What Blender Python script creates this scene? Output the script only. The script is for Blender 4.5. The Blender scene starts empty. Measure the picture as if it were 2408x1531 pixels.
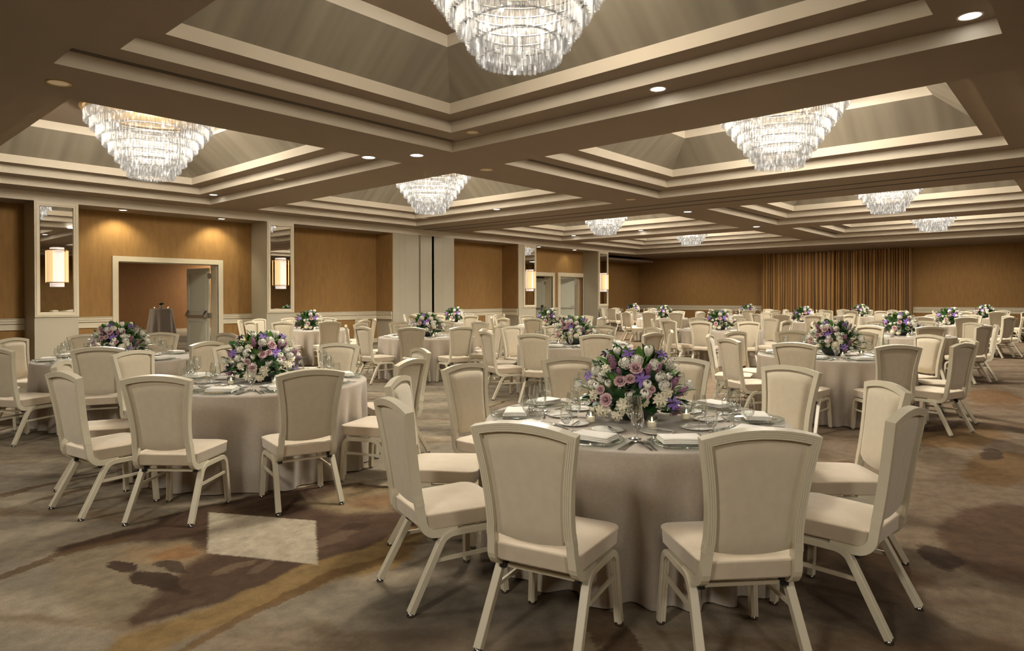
import bpy, bmesh, math, random
from mathutils import Vector, Matrix
PI = math.pi
C = bpy.context.scene.collection
R = math.radians
rnd = random.Random(7)

# ------------------------------------------------------------------ materials
def newmat(name):
    m = bpy.data.materials.new(name); m.use_nodes = True
    nt = m.node_tree; nt.nodes.clear()
    out = nt.nodes.new('ShaderNodeOutputMaterial')
    return m, nt, out

def node(nt, t, **kw):
    n = nt.nodes.new(t)
    for k, v in kw.items():
        if k in n.inputs: n.inputs[k].default_value = v
        else: setattr(n, k, v)
    return n

def mat(name, col, rough=0.6, metal=0.0, var=0.0, vscale=(8, 8, 8), bump=0.0, bscale=None, sheen=0.0, emit=None, estr=0.0, spec=0.5, coord='Object', sub=0.0):
    m, nt, out = newmat(name)
    p = node(nt, 'ShaderNodeBsdfPrincipled')
    p.inputs['Base Color'].default_value = (*col, 1)
    p.inputs['Roughness'].default_value = rough
    p.inputs['Metallic'].default_value = metal
    p.inputs['Specular IOR Level'].default_value = spec
    if sheen: p.inputs['Sheen Weight'].default_value = sheen; p.inputs['Sheen Roughness'].default_value = 0.5
    if emit:
        p.inputs['Emission Color'].default_value = (*emit, 1); p.inputs['Emission Strength'].default_value = estr
    nt.links.new(p.outputs[0], out.inputs[0])
    if var or bump:
        tc = node(nt, 'ShaderNodeTexCoord')
        mp = node(nt, 'ShaderNodeMapping'); mp.inputs['Scale'].default_value = vscale
        nt.links.new(tc.outputs[coord], mp.inputs[0])
        nz = node(nt, 'ShaderNodeTexNoise'); nz.inputs['Scale'].default_value = 1.0; nz.inputs['Detail'].default_value = 4
        nt.links.new(mp.outputs[0], nz.inputs['Vector'])
        if var:
            hs = node(nt, 'ShaderNodeMapRange'); hs.inputs['From Min'].default_value = .25; hs.inputs['From Max'].default_value = .75
            hs.inputs['To Min'].default_value = 1 - var; hs.inputs['To Max'].default_value = 1 + var
            nt.links.new(nz.outputs['Fac'], hs.inputs[0])
            mx = node(nt, 'ShaderNodeVectorMath', operation='SCALE'); mx.inputs[0].default_value = col
            nt.links.new(hs.outputs[0], mx.inputs['Scale'])
            nt.links.new(mx.outputs[0], p.inputs['Base Color'])
        if bump:
            b = node(nt, 'ShaderNodeBump'); b.inputs['Strength'].default_value = bump; b.inputs['Distance'].default_value = .01
            src = nz
            if bscale:
                mp2 = node(nt, 'ShaderNodeMapping'); mp2.inputs['Scale'].default_value = bscale
                nt.links.new(tc.outputs[coord], mp2.inputs[0])
                src = node(nt, 'ShaderNodeTexNoise'); src.inputs['Scale'].default_value = 1.0; src.inputs['Detail'].default_value = 2
                nt.links.new(mp2.outputs[0], src.inputs['Vector'])
            nt.links.new(src.outputs['Fac'], b.inputs['Height'])
            nt.links.new(b.outputs[0], p.inputs['Normal'])
    return m

def thin_glass(name, tint=(.96, .98, .97), base=.09, edge=.95, rough=.06):
    """thin-walled clear glass: see-through with reflections that grow towards the rim"""
    m, nt, out = newmat(name)
    lw = node(nt, 'ShaderNodeLayerWeight'); lw.inputs['Blend'].default_value = .35
    mr = node(nt, 'ShaderNodeMapRange'); mr.inputs['To Min'].default_value = base; mr.inputs['To Max'].default_value = edge
    nt.links.new(lw.outputs['Facing'], mr.inputs[0])
    t = node(nt, 'ShaderNodeBsdfTransparent'); t.inputs[0].default_value = (*tint, 1)
    g = node(nt, 'ShaderNodeBsdfGlossy'); g.inputs['Roughness'].default_value = rough; g.inputs[0].default_value = (1, 1, 1, 1)
    mx = node(nt, 'ShaderNodeMixShader')
    nt.links.new(mr.outputs[0], mx.inputs[0]); nt.links.new(t.outputs[0], mx.inputs[1]); nt.links.new(g.outputs[0], mx.inputs[2])
    nt.links.new(mx.outputs[0], out.inputs[0])
    return m

def emis(name, col, s):
    m, nt, out = newmat(name)
    e = node(nt, 'ShaderNodeEmission'); e.inputs[0].default_value = (*col, 1); e.inputs[1].default_value = s
    nt.links.new(e.outputs[0], out.inputs[0])
    return m

M = {}
M['ceil'] = mat('shade-toned ceiling', (.265, .208, .158), .8, var=.03, vscale=(2, 2, 2), spec=.15)  # shade of the ceiling undersides is put into this darker colour
M['lip'] = mat('unshaded coffer paint', (.62, .555, .455), .75, var=.03, vscale=(2, 2, 2), spec=.15)  # same paint on the coffer risers, without the shade
M['trim'] = mat('cream trim paint', (.60, .53, .39), .42, var=.02, vscale=(3, 3, 3))
M['pillar'] = mat('pillar paint', (.40, .36, .27), .5, var=.03, vscale=(2, 2, 2))
M['fabric'] = mat('ochre wall cloth', (.27, .146, .044), .85, var=.12, vscale=(14, 14, 3), bump=.15, bscale=(160, 160, 20), coord='Object')
M['hallfab'] = mat('hall wall cloth', (.28, .135, .045), .85, var=.08, vscale=(14, 14, 3))
M['door'] = mat('pale door paint', (.60, .60, .49), .45, var=.02)
M['steel'] = mat('brushed steel', (.45, .43, .40), .3, metal=1)
M['dark'] = mat('dark gap', (.015, .012, .01), .8)
M['black'] = mat('black rubber', (.012, .012, .012), .5)
M['frame'] = mat('champagne painted metal', (.60, .545, .41), .34, var=.02)
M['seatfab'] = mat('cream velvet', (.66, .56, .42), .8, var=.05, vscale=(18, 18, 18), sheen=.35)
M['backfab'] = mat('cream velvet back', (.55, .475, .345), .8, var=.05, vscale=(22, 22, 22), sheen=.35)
M['glide'] = mat('chrome glide', (.25, .24, .23), .2, metal=1)
M['linen'] = mat('taupe linen', (.40, .345, .28), .9, var=.06, vscale=(60, 60, 60), sheen=.2)
M['china'] = mat('white china', (.80, .78, .72), .15)
M['napkin'] = mat('white napkin', (.80, .765, .69), .9, var=.02)
M['silver'] = mat('cutlery steel', (.55, .53, .50), .16, metal=1)
M['glass'] = thin_glass('drinking glass')
M['charger'] = thin_glass('clear charger glass', (.90, .94, .92), .10, .7, .08)
M['wax'] = mat('candle wax', (.9, .86, .78), .5, emit=(1, .75, .45), estr=.35)
M['flame'] = emis('candle flame', (1, .8, .5), 14)
M['mirror'] = mat('mirror silver', (.86, .86, .84), .01, metal=1)
M['bowl'] = mat('slate grey bowl', (.085, .095, .10), .45, var=.1)
M['brass'] = mat('brass', (.55, .36, .12), .28, metal=1)
M['leafd'] = mat('dark green leaf', (.022, .072, .016), .4, var=.35, vscale=(30, 30, 30))
M['leafl'] = mat('fresh green leaf', (.085, .21, .03), .45, var=.3, vscale=(30, 30, 30))
M['rose'] = mat('mauve rose petal', (.60, .38, .39), .6, var=.12, vscale=(40, 40, 40))
M['white'] = mat('ivory petal', (.86, .83, .72), .6, var=.05, vscale=(40, 40, 40))
M['cream'] = mat('cream petal', (.80, .74, .55), .6, var=.1, vscale=(40, 40, 40))
M['violet'] = mat('violet petal', (.26, .14, .48), .55, var=.2, vscale=(60, 60, 60))
M['lilac'] = mat('lilac floret', (.36, .17, .27), .6, var=.35, vscale=(90, 90, 90))
M['amber'] = mat('amber lamp shade', (.9, .6, .3), .5, emit=(1, .68, .34), estr=.55)
M['lampw'] = mat('frosted lamp tube', (.9, .88, .88), .4, emit=(1, .90, .88), estr=.30)
M['lens'] = emis('downlight lens', (1, .97, .92), 9)
M['lensdim'] = mat('dim reflector', (.5, .42, .25), .35, metal=1, emit=(1, .85, .6), estr=.06)
M['bulb'] = emis('chandelier bulb', (1, .92, .8), 5)

# --------------------------------------------------------------- mesh builder
class MB:
    def __init__(s): s.v = []; s.f = []; s.sm = []; s.mi = []
    def add(s, vs, fs, sm=False, mi=0):
        b = len(s.v); s.v += [tuple(p) for p in vs]
        for f in fs:
            s.f.append([b + i for i in f]); s.sm.append(sm); s.mi.append(mi)
        return s
    def box(s, x0, x1, y0, y1, z0, z1, mi=0, c=0.0):
        if c:
            a = [x0 + c, x1 - c]; b = [y0 + c, y1 - c]; d = [z0 + c, z1 - c]
            V = []; idx = {}
            for i in (0, 1):
                for j in (0, 1):
                    for k in (0, 1):
                        for ax in range(3):
                            p = [a[i], b[j], d[k]]
                            p[ax] = ((x0, x1)[i], (y0, y1)[j], (z0, z1)[k])[ax]
                            idx[(i, j, k, ax)] = len(V); V.append(p)
            F = []
            for ax in range(3):
                o = [q for q in range(3) if q != ax]
                for e in (0, 1):
                    q = []
                    for (m, n) in ((0, 0), (1, 0), (1, 1), (0, 1)):
                        t = [0, 0, 0]; t[ax] = e; t[o[0]] = m; t[o[1]] = n
                        q.append(idx[(*t, ax)])
                    F.append(q)
            for ax in range(3):
                o = [q for q in range(3) if q != ax]
                for m in (0, 1):
                    for n in (0, 1):
                        t0 = [0, 0, 0]; t0[o[0]] = m; t0[o[1]] = n; t1 = list(t0); t1[ax] = 1
                        F.append([idx[(*t0, o[0])], idx[(*t1, o[0])], idx[(*t1, o[1])], idx[(*t0, o[1])]])
            for i in (0, 1):
                for j in (0, 1):
                    for k in (0, 1): F.append([idx[(i, j, k, q)] for q in range(3)])
            return s.add(V, F, False, mi)
        return s.add([(x0, y0, z0), (x1, y0, z0), (x1, y1, z0), (x0, y1, z0), (x0, y0, z1), (x1, y0, z1), (x1, y1, z1), (x0, y1, z1)],
              [(0, 3, 2, 1), (4, 5, 6, 7), (0, 1, 5, 4), (1, 2, 6, 5), (2, 3, 7, 6), (3, 0, 4, 7)], False, mi)
    def quad(s, a, b, c, d, mi=0): return s.add([a, b, c, d], [(0, 1, 2, 3)], False, mi)
    def lathe(s, prof, n=20, sm=True, mi=0, cx=0, cy=0, a0=0, a1=2 * PI, cap0=False, cap1=False):
        full = abs(a1 - a0 - 2 * PI) < 1e-6; m = n if full else n + 1
        V = []
        for (r, z) in prof:
            for i in range(m):
                a = a0 + (a1 - a0) * i / n
                V.append((cx + r * math.cos(a), cy + r * math.sin(a), z))
        F = []
        for k in range(len(prof) - 1):
            for i in range(n):
                j = (i + 1) % m if full else i + 1
                F.append((k * m + i, k * m + j, (k + 1) * m + j, (k + 1) * m + i))
        if cap0: F.append(tuple(range(m))[::-1])
        if cap1: F.append(tuple(range((len(prof) - 1) * m, len(prof) * m)))
        return s.add(V, F, sm, mi)
    def sweep(s, path, prof, N, sm=False, mi=0, cap=True):
        """prof: (n, m) offsets along plane normal N and in-plane normal; mitred at bends"""
        P = [Vector(p) for p in path]; N = Vector(N).normalized(); k = len(P); q = len(prof); V = []
        T = [(P[i + 1] - P[i]).normalized() for i in range(k - 1)]
        for i in range(k):
            if i == 0: t = T[0]; sc = 1
            elif i == k - 1: t = T[-1]; sc = 1
            else:
                t = (T[i - 1] + T[i]).normalized(); sc = 1 / max(.35, t.dot(T[i]))
            Mv = N.cross(t).normalized() * sc
            for (a, b) in prof: V.append(P[i] + N * a + Mv * b)
        F = []
        for i in range(k - 1):
            for j in range(q):
                jj = (j + 1) % q
                F.append((i * q + j, i * q + jj, (i + 1) * q + jj, (i + 1) * q + j))
        if cap: F.append(tuple(range(q))[::-1]); F.append(tuple(range((k - 1) * q, k * q)))
        return s.add(V, F, sm, mi)
    def tube(s, path, r, n=6, sm=True, mi=0):
        P = [Vector(p) for p in path]; V = []; k = len(P)
        for i in range(k):
            t = (P[min(i + 1, k - 1)] - P[max(i - 1, 0)]).normalized()
            a = t.orthogonal().normalized(); b = t.cross(a)
            rr = r[i] if isinstance(r, (list, tuple)) else r
            for j in range(n):
                w = 2 * PI * j / n; V.append(P[i] + a * rr * math.cos(w) + b * rr * math.sin(w))
        F = [(i * n + j, i * n + (j + 1) % n, (i + 1) * n + (j + 1) % n, (i + 1) * n + j) for i in range(k - 1) for j in range(n)]
        F.append(tuple(range(n))[::-1]); F.append(tuple(range((k - 1) * n, k * n)))
        return s.add(V, F, sm, mi)
    def mesh(s, name):
        me = bpy.data.meshes.new(name); me.from_pydata(s.v, [], s.f)
        me.polygons.foreach_set('use_smooth', s.sm)
        if any(s.mi): me.polygons.foreach_set('material_index', s.mi)
        me.update(); return me

def fixn(me):
    bm = bmesh.new(); bm.from_mesh(me); bmesh.ops.recalc_face_normals(bm, faces=bm.faces); bm.to_mesh(me); bm.free()

def obj(name, mb, mats, parent=None, loc=None, rec=True):
    me = mb.mesh(name)
    if rec: fixn(me)
    for m in (mats if isinstance(mats, (list, tuple)) else [mats]): me.materials.append(m)
    o = bpy.data.objects.new(name, me); C.objects.link(o)
    if parent: o.parent = parent
    if loc: o.location = loc
    return o

def tag(o, label, cat, group=None):
    o['label'] = label; o['category'] = cat
    if group: o['group'] = group
    return o

def thing(name, label, cat, loc=(0, 0, 0), rz=0, group=None):
    o = bpy.data.objects.new(name, None); C.objects.link(o); o.empty_display_size = .1
    o.location = loc; o.rotation_euler = (0, 0, rz)
    return tag(o, label, cat, group)

def struct(name, mb, m, rec=True, parent=None):
    o = obj(name, mb, m, parent, rec=rec)
    if not parent: o['kind'] = 'structure'
    return o

KIDS = {}
def kids(o):
    if o.name not in KIDS: KIDS[o.name] = list(o.children)
    return KIDS[o.name]
def dup(root, loc, rz=0, label=None, cat=None, group=None, rx=None):
    r = root.copy(); C.objects.link(r); r.location = loc; r.rotation_euler = (0, 0, rz)
    if label: tag(r, label, cat or root['category'], group)
    for ch in kids(root):
        c = ch.copy(); C.objects.link(c); c.parent = r
        for g in kids(ch):
            d = g.copy(); C.objects.link(d); d.parent = c
    return r

# --------------------------------------------------------------------- camera
H = 1.51; HC = 2.323
F_PX = 1542.2724
th, pi_, ro = R(41.6757), R(-.4316), R(-.1088)
Fv = Vector((math.cos(th), math.sin(th), 0)); Rv = Vector((math.sin(th), -math.cos(th), 0)); Uv = Vector((0, 0, 1))
F2 = Fv * math.cos(pi_) + Uv * math.sin(pi_); U2 = Uv * math.cos(pi_) - Fv * math.sin(pi_)
R3 = Rv * math.cos(ro) + U2 * math.sin(ro); U3 = U2 * math.cos(ro) - Rv * math.sin(ro)
cam = bpy.data.cameras.new('camera'); co = bpy.data.objects.new('camera', cam); C.objects.link(co)
m3 = Matrix((R3, U3, -F2)).transposed()
co.matrix_world = Matrix.Translation((0, 0, H)) @ m3.to_4x4()
cam.sensor_width = 36; cam.lens = F_PX / 2408 * 36; cam.shift_y = -(765.5 - 710.5649) / 2408
cam.clip_start = .05; cam.clip_end = 200
bpy.context.scene.camera = co

# ----------------------------------------------------------------- room shell
YK, YW = 17.248, 18.119           # fronts of the pillars / backs of the niches
XK, XW = 28.638, 33.01            # edge of the high ceiling / curtain wall
XB, YR = -6.5, -8.3               # walls behind the camera
ZS = H + HC                       # underside of the beams
ZB = 3.634                        # underside of the bulkhead
def zc(k): return H + k * HC
XC = [(-2.10 * HC, .262 * HC), (.7951 * HC, 3.1117 * HC), (3.6425 * HC, 5.9683 * HC), (7.0698 * HC, 9.2959 * HC), (9.8525 * HC, 12.0168 * HC)]
YC = [(-3.36 * HC, -.29 * HC), (.2700 * HC, 3.3176 * HC), (3.8628 * HC, 7.1028 * HC)]
D2, D3, D3B, D4 = .194 * HC, .3272 * HC, .3272 * HC, .5864 * HC
Z2, Z3, Z3T, Z4, Z4T = zc(1.0656), zc(1.1335), zc(1.2010), zc(1.4086), zc(1.476)

# ceiling: beam undersides between coffers, stepped coffers, sloped vault
cb = MB(); vault = MB(); lip = MB()
xs = [XB] + [v for p in XC for v in p] + [XK]; ys = [YR] + [v for p in YC for v in p] + [YK]
for i in range(len(xs) - 1):
    for j in range(len(ys) - 1):
        if i % 2 == 1 and j % 2 == 1: continue
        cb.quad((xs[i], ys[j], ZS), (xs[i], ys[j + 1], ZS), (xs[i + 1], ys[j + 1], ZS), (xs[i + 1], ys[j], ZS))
def ring(mb, x, y, d0, z0, d1, z1):
    a = [(x[0] + d0, y[0] + d0), (x[1] - d0, y[0] + d0), (x[1] - d0, y[1] - d0), (x[0] + d0, y[1] - d0)]
    b = [(x[0] + d1, y[0] + d1), (x[1] - d1, y[0] + d1), (x[1] - d1, y[1] - d1), (x[0] + d1, y[1] - d1)]
    for k in range(4):
        q = (k + 1) % 4
        mb.quad((*a[k], z0), (*a[q], z0), (*b[q], z1), (*b[k], z1))
for x in XC:
    for y in YC:
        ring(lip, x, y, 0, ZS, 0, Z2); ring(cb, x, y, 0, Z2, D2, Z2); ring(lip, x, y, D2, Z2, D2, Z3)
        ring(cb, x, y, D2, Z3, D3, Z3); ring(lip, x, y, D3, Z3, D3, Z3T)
        ring(vault, x, y, D3, Z3T, D4, Z4)
        ring(lip, x, y, D4, Z4, D4, Z4T)
        vault.quad((x[0] + D4, y[0] + D4, Z4T), (x[1] - D4, y[0] + D4, Z4T), (x[1] - D4, y[1] - D4, Z4T), (x[0] + D4, y[1] - D4, Z4T))
# bulkheads and the lower ceilings over niches and curtain end
lip.quad((XB, YK, ZS), (XK, YK, ZS), (XK, YK, ZB), (XB, YK, ZB))
lip.quad((XK, YR, ZS), (XK, YK, ZS), (XK, YK, ZB), (XK, YR, ZB))
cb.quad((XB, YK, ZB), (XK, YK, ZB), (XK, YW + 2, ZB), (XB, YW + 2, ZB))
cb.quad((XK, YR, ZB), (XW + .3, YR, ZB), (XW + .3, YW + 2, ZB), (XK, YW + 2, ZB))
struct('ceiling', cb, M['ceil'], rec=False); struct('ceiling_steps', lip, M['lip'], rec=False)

# vault paper: metallic finish, plus the crystals' light rays painted as streaks down each slope
def vaultmat(name, sc_):
    m, nt, out = newmat(name)
    tc = node(nt, 'ShaderNodeTexCoord'); mp = node(nt, 'ShaderNodeMapping'); mp.inputs['Scale'].default_value = sc_
    nz = node(nt, 'ShaderNodeTexNoise'); nz.inputs['Scale'].default_value = 1; nz.inputs['Detail'].default_value = 1.5
    rp = node(nt, 'ShaderNodeValToRGB'); rp.color_ramp.elements[0].color = (.20, .175, .135, 1); rp.color_ramp.elements[1].color = (.29, .255, .20, 1)
    rp.color_ramp.elements[0].position = .32; rp.color_ramp.elements[1].position = .70
    p = node(nt, 'ShaderNodeBsdfPrincipled'); p.inputs['Roughness'].default_value = .5; p.inputs['Metallic'].default_value = .15
    nt.links.new(tc.outputs['Object'], mp.inputs[0]); nt.links.new(mp.outputs[0], nz.inputs['Vector']); nt.links.new(nz.outputs['Fac'], rp.inputs[0])
    nt.links.new(rp.outputs[0], p.inputs['Base Color']); nt.links.new(p.outputs[0], out.inputs[0]); return m
for q in range(len(vault.f)): vault.mi[q] = 0 if q % 5 == 4 else 1 + (q % 5) % 2
struct('ceiling_vault', vault, [M['ceil'], vaultmat('vault paper light rays along', (4.5, .3, .3)), vaultmat('vault paper light rays across', (.3, 4.5, .3))], rec=False)

# dark double track of the folding partition across the ceiling, and its posts
tr = MB()
for k in (6.3803, 6.6498):
    tr.box(k * HC - .035, k * HC + .035, YR, YK, ZS - .004, ZS + .02)
struct('trim_1', tr, M['dark'])

# ---- carpet: floor points decide the colour (brush-painted pattern)
mc, nt, out = newmat('brush painted carpet')
geo = node(nt, 'ShaderNodeNewGeometry')
def mth(op, a, b=None, c=None):
    n = node(nt, 'ShaderNodeMath', operation=op)
    for i, v in enumerate((a, b, c)):
        if v is None: continue
        if isinstance(v, (int, float)): n.inputs[i].default_value = v
        else: nt.links.new(v, n.inputs[i])
    return n.outputs[0]
def noise(vec, scale, detail=3, stretch=None, rot=0, rough=.55):
    mp = node(nt, 'ShaderNodeMapping'); mp.inputs['Rotation'].default_value = (0, 0, rot)
    mp.vector_type = 'TEXTURE' if False else 'POINT'
    if stretch: mp.inputs['Scale'].default_value = stretch
    nt.links.new(vec, mp.inputs[0])
    n = node(nt, 'ShaderNodeTexNoise'); n.inputs['Scale'].default_value = scale; n.inputs['Detail'].default_value = detail; n.inputs['Roughness'].default_value = rough
    nt.links.new(mp.outputs[0], n.inputs['Vector']); return n
pos = geo.outputs['Position']
def mixc(f, a, b):
    n = node(nt, 'ShaderNodeMix', data_type='RGBA')
    nt.links.new(f, n.inputs[0]) if not isinstance(f, (int, float)) else None
    for sock, v in ((6, a), (7, b)):
        if isinstance(v, tuple): n.inputs[sock].default_value = (*v, 1)
        else: nt.links.new(v, n.inputs[sock])
    return n.outputs[2]
def ramp(f, lo, hi):
    n = node(nt, 'ShaderNodeMapRange', interpolation_type='SMOOTHSTEP'); n.inputs[1].default_value = lo; n.inputs[2].default_value = hi
    nt.links.new(f, n.inputs[0]); return n.outputs[0]
# warp
wn = noise(pos, 2.2, 2); w1 = node(nt, 'ShaderNodeVectorMath', operation='SUBTRACT'); nt.links.new(wn.outputs['Color'], w1.inputs[0]); w1.inputs[1].default_value = (.5, .5, .5)
wf = noise(pos, 38, 3); w2 = node(nt, 'ShaderNodeVectorMath', operation='SUBTRACT'); nt.links.new(wf.outputs['Color'], w2.inputs[0]); w2.inputs[1].default_value = (.5, .5, .5)
def vadd(a, b, s):
    n = node(nt, 'ShaderNodeVectorMath', operation='MULTIPLY_ADD'); nt.links.new(b, n.inputs[0]); n.inputs[1].default_value = (s, s, s); nt.links.new(a, n.inputs[2]); return n.outputs[0]
pw = vadd(vadd(pos, w1.outputs[0], .35), w2.outputs[0], .06)
pf = vadd(pos, w2.outputs[0], .035)
sep = node(nt, 'ShaderNodeSeparateXYZ'); nt.links.new(pw, sep.inputs[0]); WX, WY = sep.outputs[0], sep.outputs[1]
sep2 = node(nt, 'ShaderNodeSeparateXYZ'); nt.links.new(pf, sep2.inputs[0]); FX, FY = sep2.outputs[0], sep2.outputs[1]
ang = math.atan2(-.80, .60)      # brush direction on the floor
def rotn(v, a): return v
# long brush strokes
mp = node(nt, 'ShaderNodeMapping'); mp.inputs['Rotation'].default_value = (0, 0, -ang); nt.links.new(pw, mp.inputs[0])
mp2 = node(nt, 'ShaderNodeMapping'); mp2.inputs['Scale'].default_value = (.28, 1.5, 1); nt.links.new(mp.outputs[0], mp2.inputs[0])
st = node(nt, 'ShaderNodeTexNoise'); st.inputs['Scale'].default_value = .9; st.inputs['Detail'].default_value = 5; st.inputs['Roughness'].default_value = .62; nt.links.new(mp2.outputs[0], st.inputs['Vector'])
mp3 = node(nt, 'ShaderNodeMapping'); mp3.inputs['Scale'].default_value = (.35, 2.2, 1); mp3.inputs['Location'].default_value = (7, 3, 0); nt.links.new(mp.outputs[0], mp3.inputs[0])
st2 = node(nt, 'ShaderNodeTexNoise'); st2.inputs['Scale'].default_value = .6; st2.inputs['Detail'].default_value = 4; nt.links.new(mp3.outputs[0], st2.inputs['Vector'])
GREY, TAN, GOLD, BROWN, DARK = (.235, .20, .148), (.37, .305, .215), (.24, .15, .06), (.13, .08, .045), (.048, .029, .019)
col = mixc(ramp(st.outputs['Fac'], .38, .66), GREY, TAN)
col = mixc(mth('MULTIPLY', ramp(st2.outputs['Fac'], .56, .66), .75), col, (.17, .11, .058))
col = mixc(mth('MULTIPLY', ramp(st2.outputs['Fac'], .42, .34), .6), col, (.095, .072, .054))
# the aisle side of the room is browner
side = mth('SUBTRACT', mth('MULTIPLY', WX, .665), mth('MULTIPLY', WY, .747))
col = mixc(mth('MULTIPLY', ramp(side, -.2, 2.6), .6), col, (.16, .10, .058))
mott = noise(pw, 1.6, 5, rough=.65)
def ell(cx, cy, a, b, rot, colr, soft=.25, amt=1.0, pwr=2.0, fine=False, mot=None):
    """a painted blot: rotated (super)ellipse on the floor"""
    global col
    X, Y = (FX, FY) if fine else (WX, WY)
    c, s = math.cos(rot), math.sin(rot)
    dx = mth('SUBTRACT', X, cx); dy = mth('SUBTRACT', Y, cy)
    u = mth('ABSOLUTE', mth('MULTIPLY_ADD', dx, c / a, mth('MULTIPLY', dy, s / a)))
    v = mth('ABSOLUTE', mth('MULTIPLY_ADD', dx, -s / b, mth('MULTIPLY', dy, c / b)))
    d = mth('ADD', mth('POWER', u, pwr), mth('POWER', v, pwr))
    f = mth('MULTIPLY', ramp(d, 1 + soft, 1 - soft), amt)
    if mot: f = mth('MULTIPLY', f, ramp(mott.outputs['Fac'], mot[0], mot[1]))
    col = mixc(f, col, colr)
def poly(pts, colr, soft=.04, amt=1.0, fine=False, mot=None):
    """a painted convex patch given by its floor corners"""
    global col
    X, Y = (FX, FY) if fine else (WX, WY); f = None
    ar = sum(pts[i][0] * pts[(i + 1) % len(pts)][1] - pts[(i + 1) % len(pts)][0] * pts[i][1] for i in range(len(pts)))
    if ar < 0: pts = pts[::-1]
    for i in range(len(pts)):
        (x0, y0), (x1, y1) = pts[i], pts[(i + 1) % len(pts)]; L = math.hypot(x1 - x0, y1 - y0); nx, ny = -(y1 - y0) / L, (x1 - x0) / L
        d = mth('MULTIPLY_ADD', X, nx, mth('MULTIPLY_ADD', Y, ny, -(x0 * nx + y0 * ny)))
        f = d if f is None else mth('MINIMUM', f, d)
    f = mth('MULTIPLY', ramp(f, -soft, soft), amt)
    if mot: f = mth('MULTIPLY', f, ramp(mott.outputs['Fac'], mot[0], mot[1]))
    col = mixc(f, col, colr)
poly([(1.0, 3.25), (1.7, 3.30), (2.75, 3.36), (2.9, 3.2), (2.3, 2.92), (1.6, 2.98), (.9, 3.08)], (.27, .175, .068), .035, .92)   # ochre sweep in front
ell(1.9, 3.02, .9, .05, .08, (.17, .10, .04), .4, .8)
poly([(1.16, 4.66), (2.0, 4.80), (2.95, 4.74), (3.35, 4.15), (2.80, 3.32), (1.6, 3.27), (1.12, 3.30), (1.02, 3.9)], (.082, .048, .030), .03, .97)   # big brown field
poly([(2.55, 4.35), (3.1, 4.45), (3.3, 4.0), (2.9, 3.72), (2.62, 3.85)], (.30, .225, .13), .08, .88)       # tan at its far end
ell(2.95, 4.0, .20, .2, .3, (.22, .125, .06), .5, .75)
poly([(1.0, 4.45), (1.35, 4.52), (1.70, 4.22), (1.72, 3.92), (1.45, 3.70), (1.30, 3.45), (.95, 3.42)], (.25, .20, .13), .05, .94)
poly([(1.38, 4.36), (1.66, 4.2), (1.70, 3.95), (1.5, 3.85), (1.36, 4.0)], (.32, .22, .12), .08, .85)
ell(1.55, 4.05, .12, .10, .2, (.29, .155, .065), .5, .85)
ell(1.29, 4.10, .055, .15, -.25, DARK, .2, .95)
ell(1.33, 3.72, .08, .24, .30, DARK, .2, .95)
ell(1.45, 3.85, .05, .16, .25, DARK, .3, .8)
ell(1.72, 3.62, .13, .05, .3, (.17, .12, .075), .4, .8); ell(1.85, 3.50, .10, .06, .3, (.16, .11, .07), .4, .8); ell(2.3, 3.55, .22, .06, .2, (.15, .10, .065), .5, .8)
ell(2.35, 4.62, .3, .05, .0, (.14, .095, .06), .5, .8); ell(2.52, 3.62, .10, .07, 0, DARK, .4, .8)
ell(1.35, 3.38, .12, .05, .0, (.12, .08, .05), .4, .7)
# pale fleecy rectangle
poly([(2.02, 4.66), (2.42, 3.94), (2.03, 3.28), (1.69, 3.92)], (.48, .41, .30), .012, 1.0, fine=True)
# blots along the aisle
ell(5.1, .30, .85, .48, .12, (.095, .055, .032), .15, .9)
ell(4.52, .66, .20, .085, .5, DARK, .25, .9)
ell(7.2, .62, .75, .28, 0, (.17, .10, .042), .25, .85); ell(7.75, .78, .30, .09, .1, DARK, .3, .85)
ell(8.5, 1.1, .8, .32, -.2, (.20, .12, .05), .3, .85); ell(8.9, 1.35, .42, .1, -.2, (.10, .058, .04), .25, .85)
ell(7.5, 1.42, .48, .10, .15, DARK, .3, .85); ell(6.1, 1.65, .5, .12, 0, BROWN, .3, .8)
ell(12.2, 1.15, .9, .35, .1, (.18, .10, .042), .3, .85)
ell(4.25, 1.1, .62, .32, .5, (.14, .078, .036), .4, .8); ell(3.65, .85, .5, .28, .4, (.065, .043, .028), .4, .7)
ell(2.3, 2.2, .7, .5, .5, (.09, .075, .06), .5, .6); ell(2.45, 1.6, .35, .08, .9, (.09, .052, .026), .3, .85)
for k, (x, y, l) in enumerate(((1.5, 6.32, .75), (1.05, 4.5, .45), (5.6, 4.6, .8), (6.3, 6.2, .9), (6.0, 8.0, 1.0), (1.7, 5.95, .5))):
    ell(x, y, l, .028 + .012 * (k % 3), .12 + .1 * (k % 2), (.115, .068, .032), .45, .8)
mid = noise(pos, 9, 6, rough=.7)
sc1 = node(nt, 'ShaderNodeVectorMath', operation='SCALE'); nt.links.new(col, sc1.inputs[0])
mrm = node(nt, 'ShaderNodeMapRange'); mrm.inputs[1].default_value = .3; mrm.inputs[2].default_value = .7; mrm.inputs[3].default_value = .74; mrm.inputs[4].default_value = 1.26
nt.links.new(mid.outputs['Fac'], mrm.inputs[0]); nt.links.new(mrm.outputs[0], sc1.inputs['Scale']); col = sc1.outputs[0]
pile = noise(pos, 260, 2); col = mixc(mth('MULTIPLY', ramp(pile.outputs['Fac'], .35, .65), .42), col, (.055, .042, .032))
pb = node(nt, 'ShaderNodeBsdfPrincipled'); pb.inputs['Roughness'].default_value = .95; pb.inputs['Specular IOR Level'].default_value = .05
nt.links.new(col, pb.inputs['Base Color'])
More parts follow.
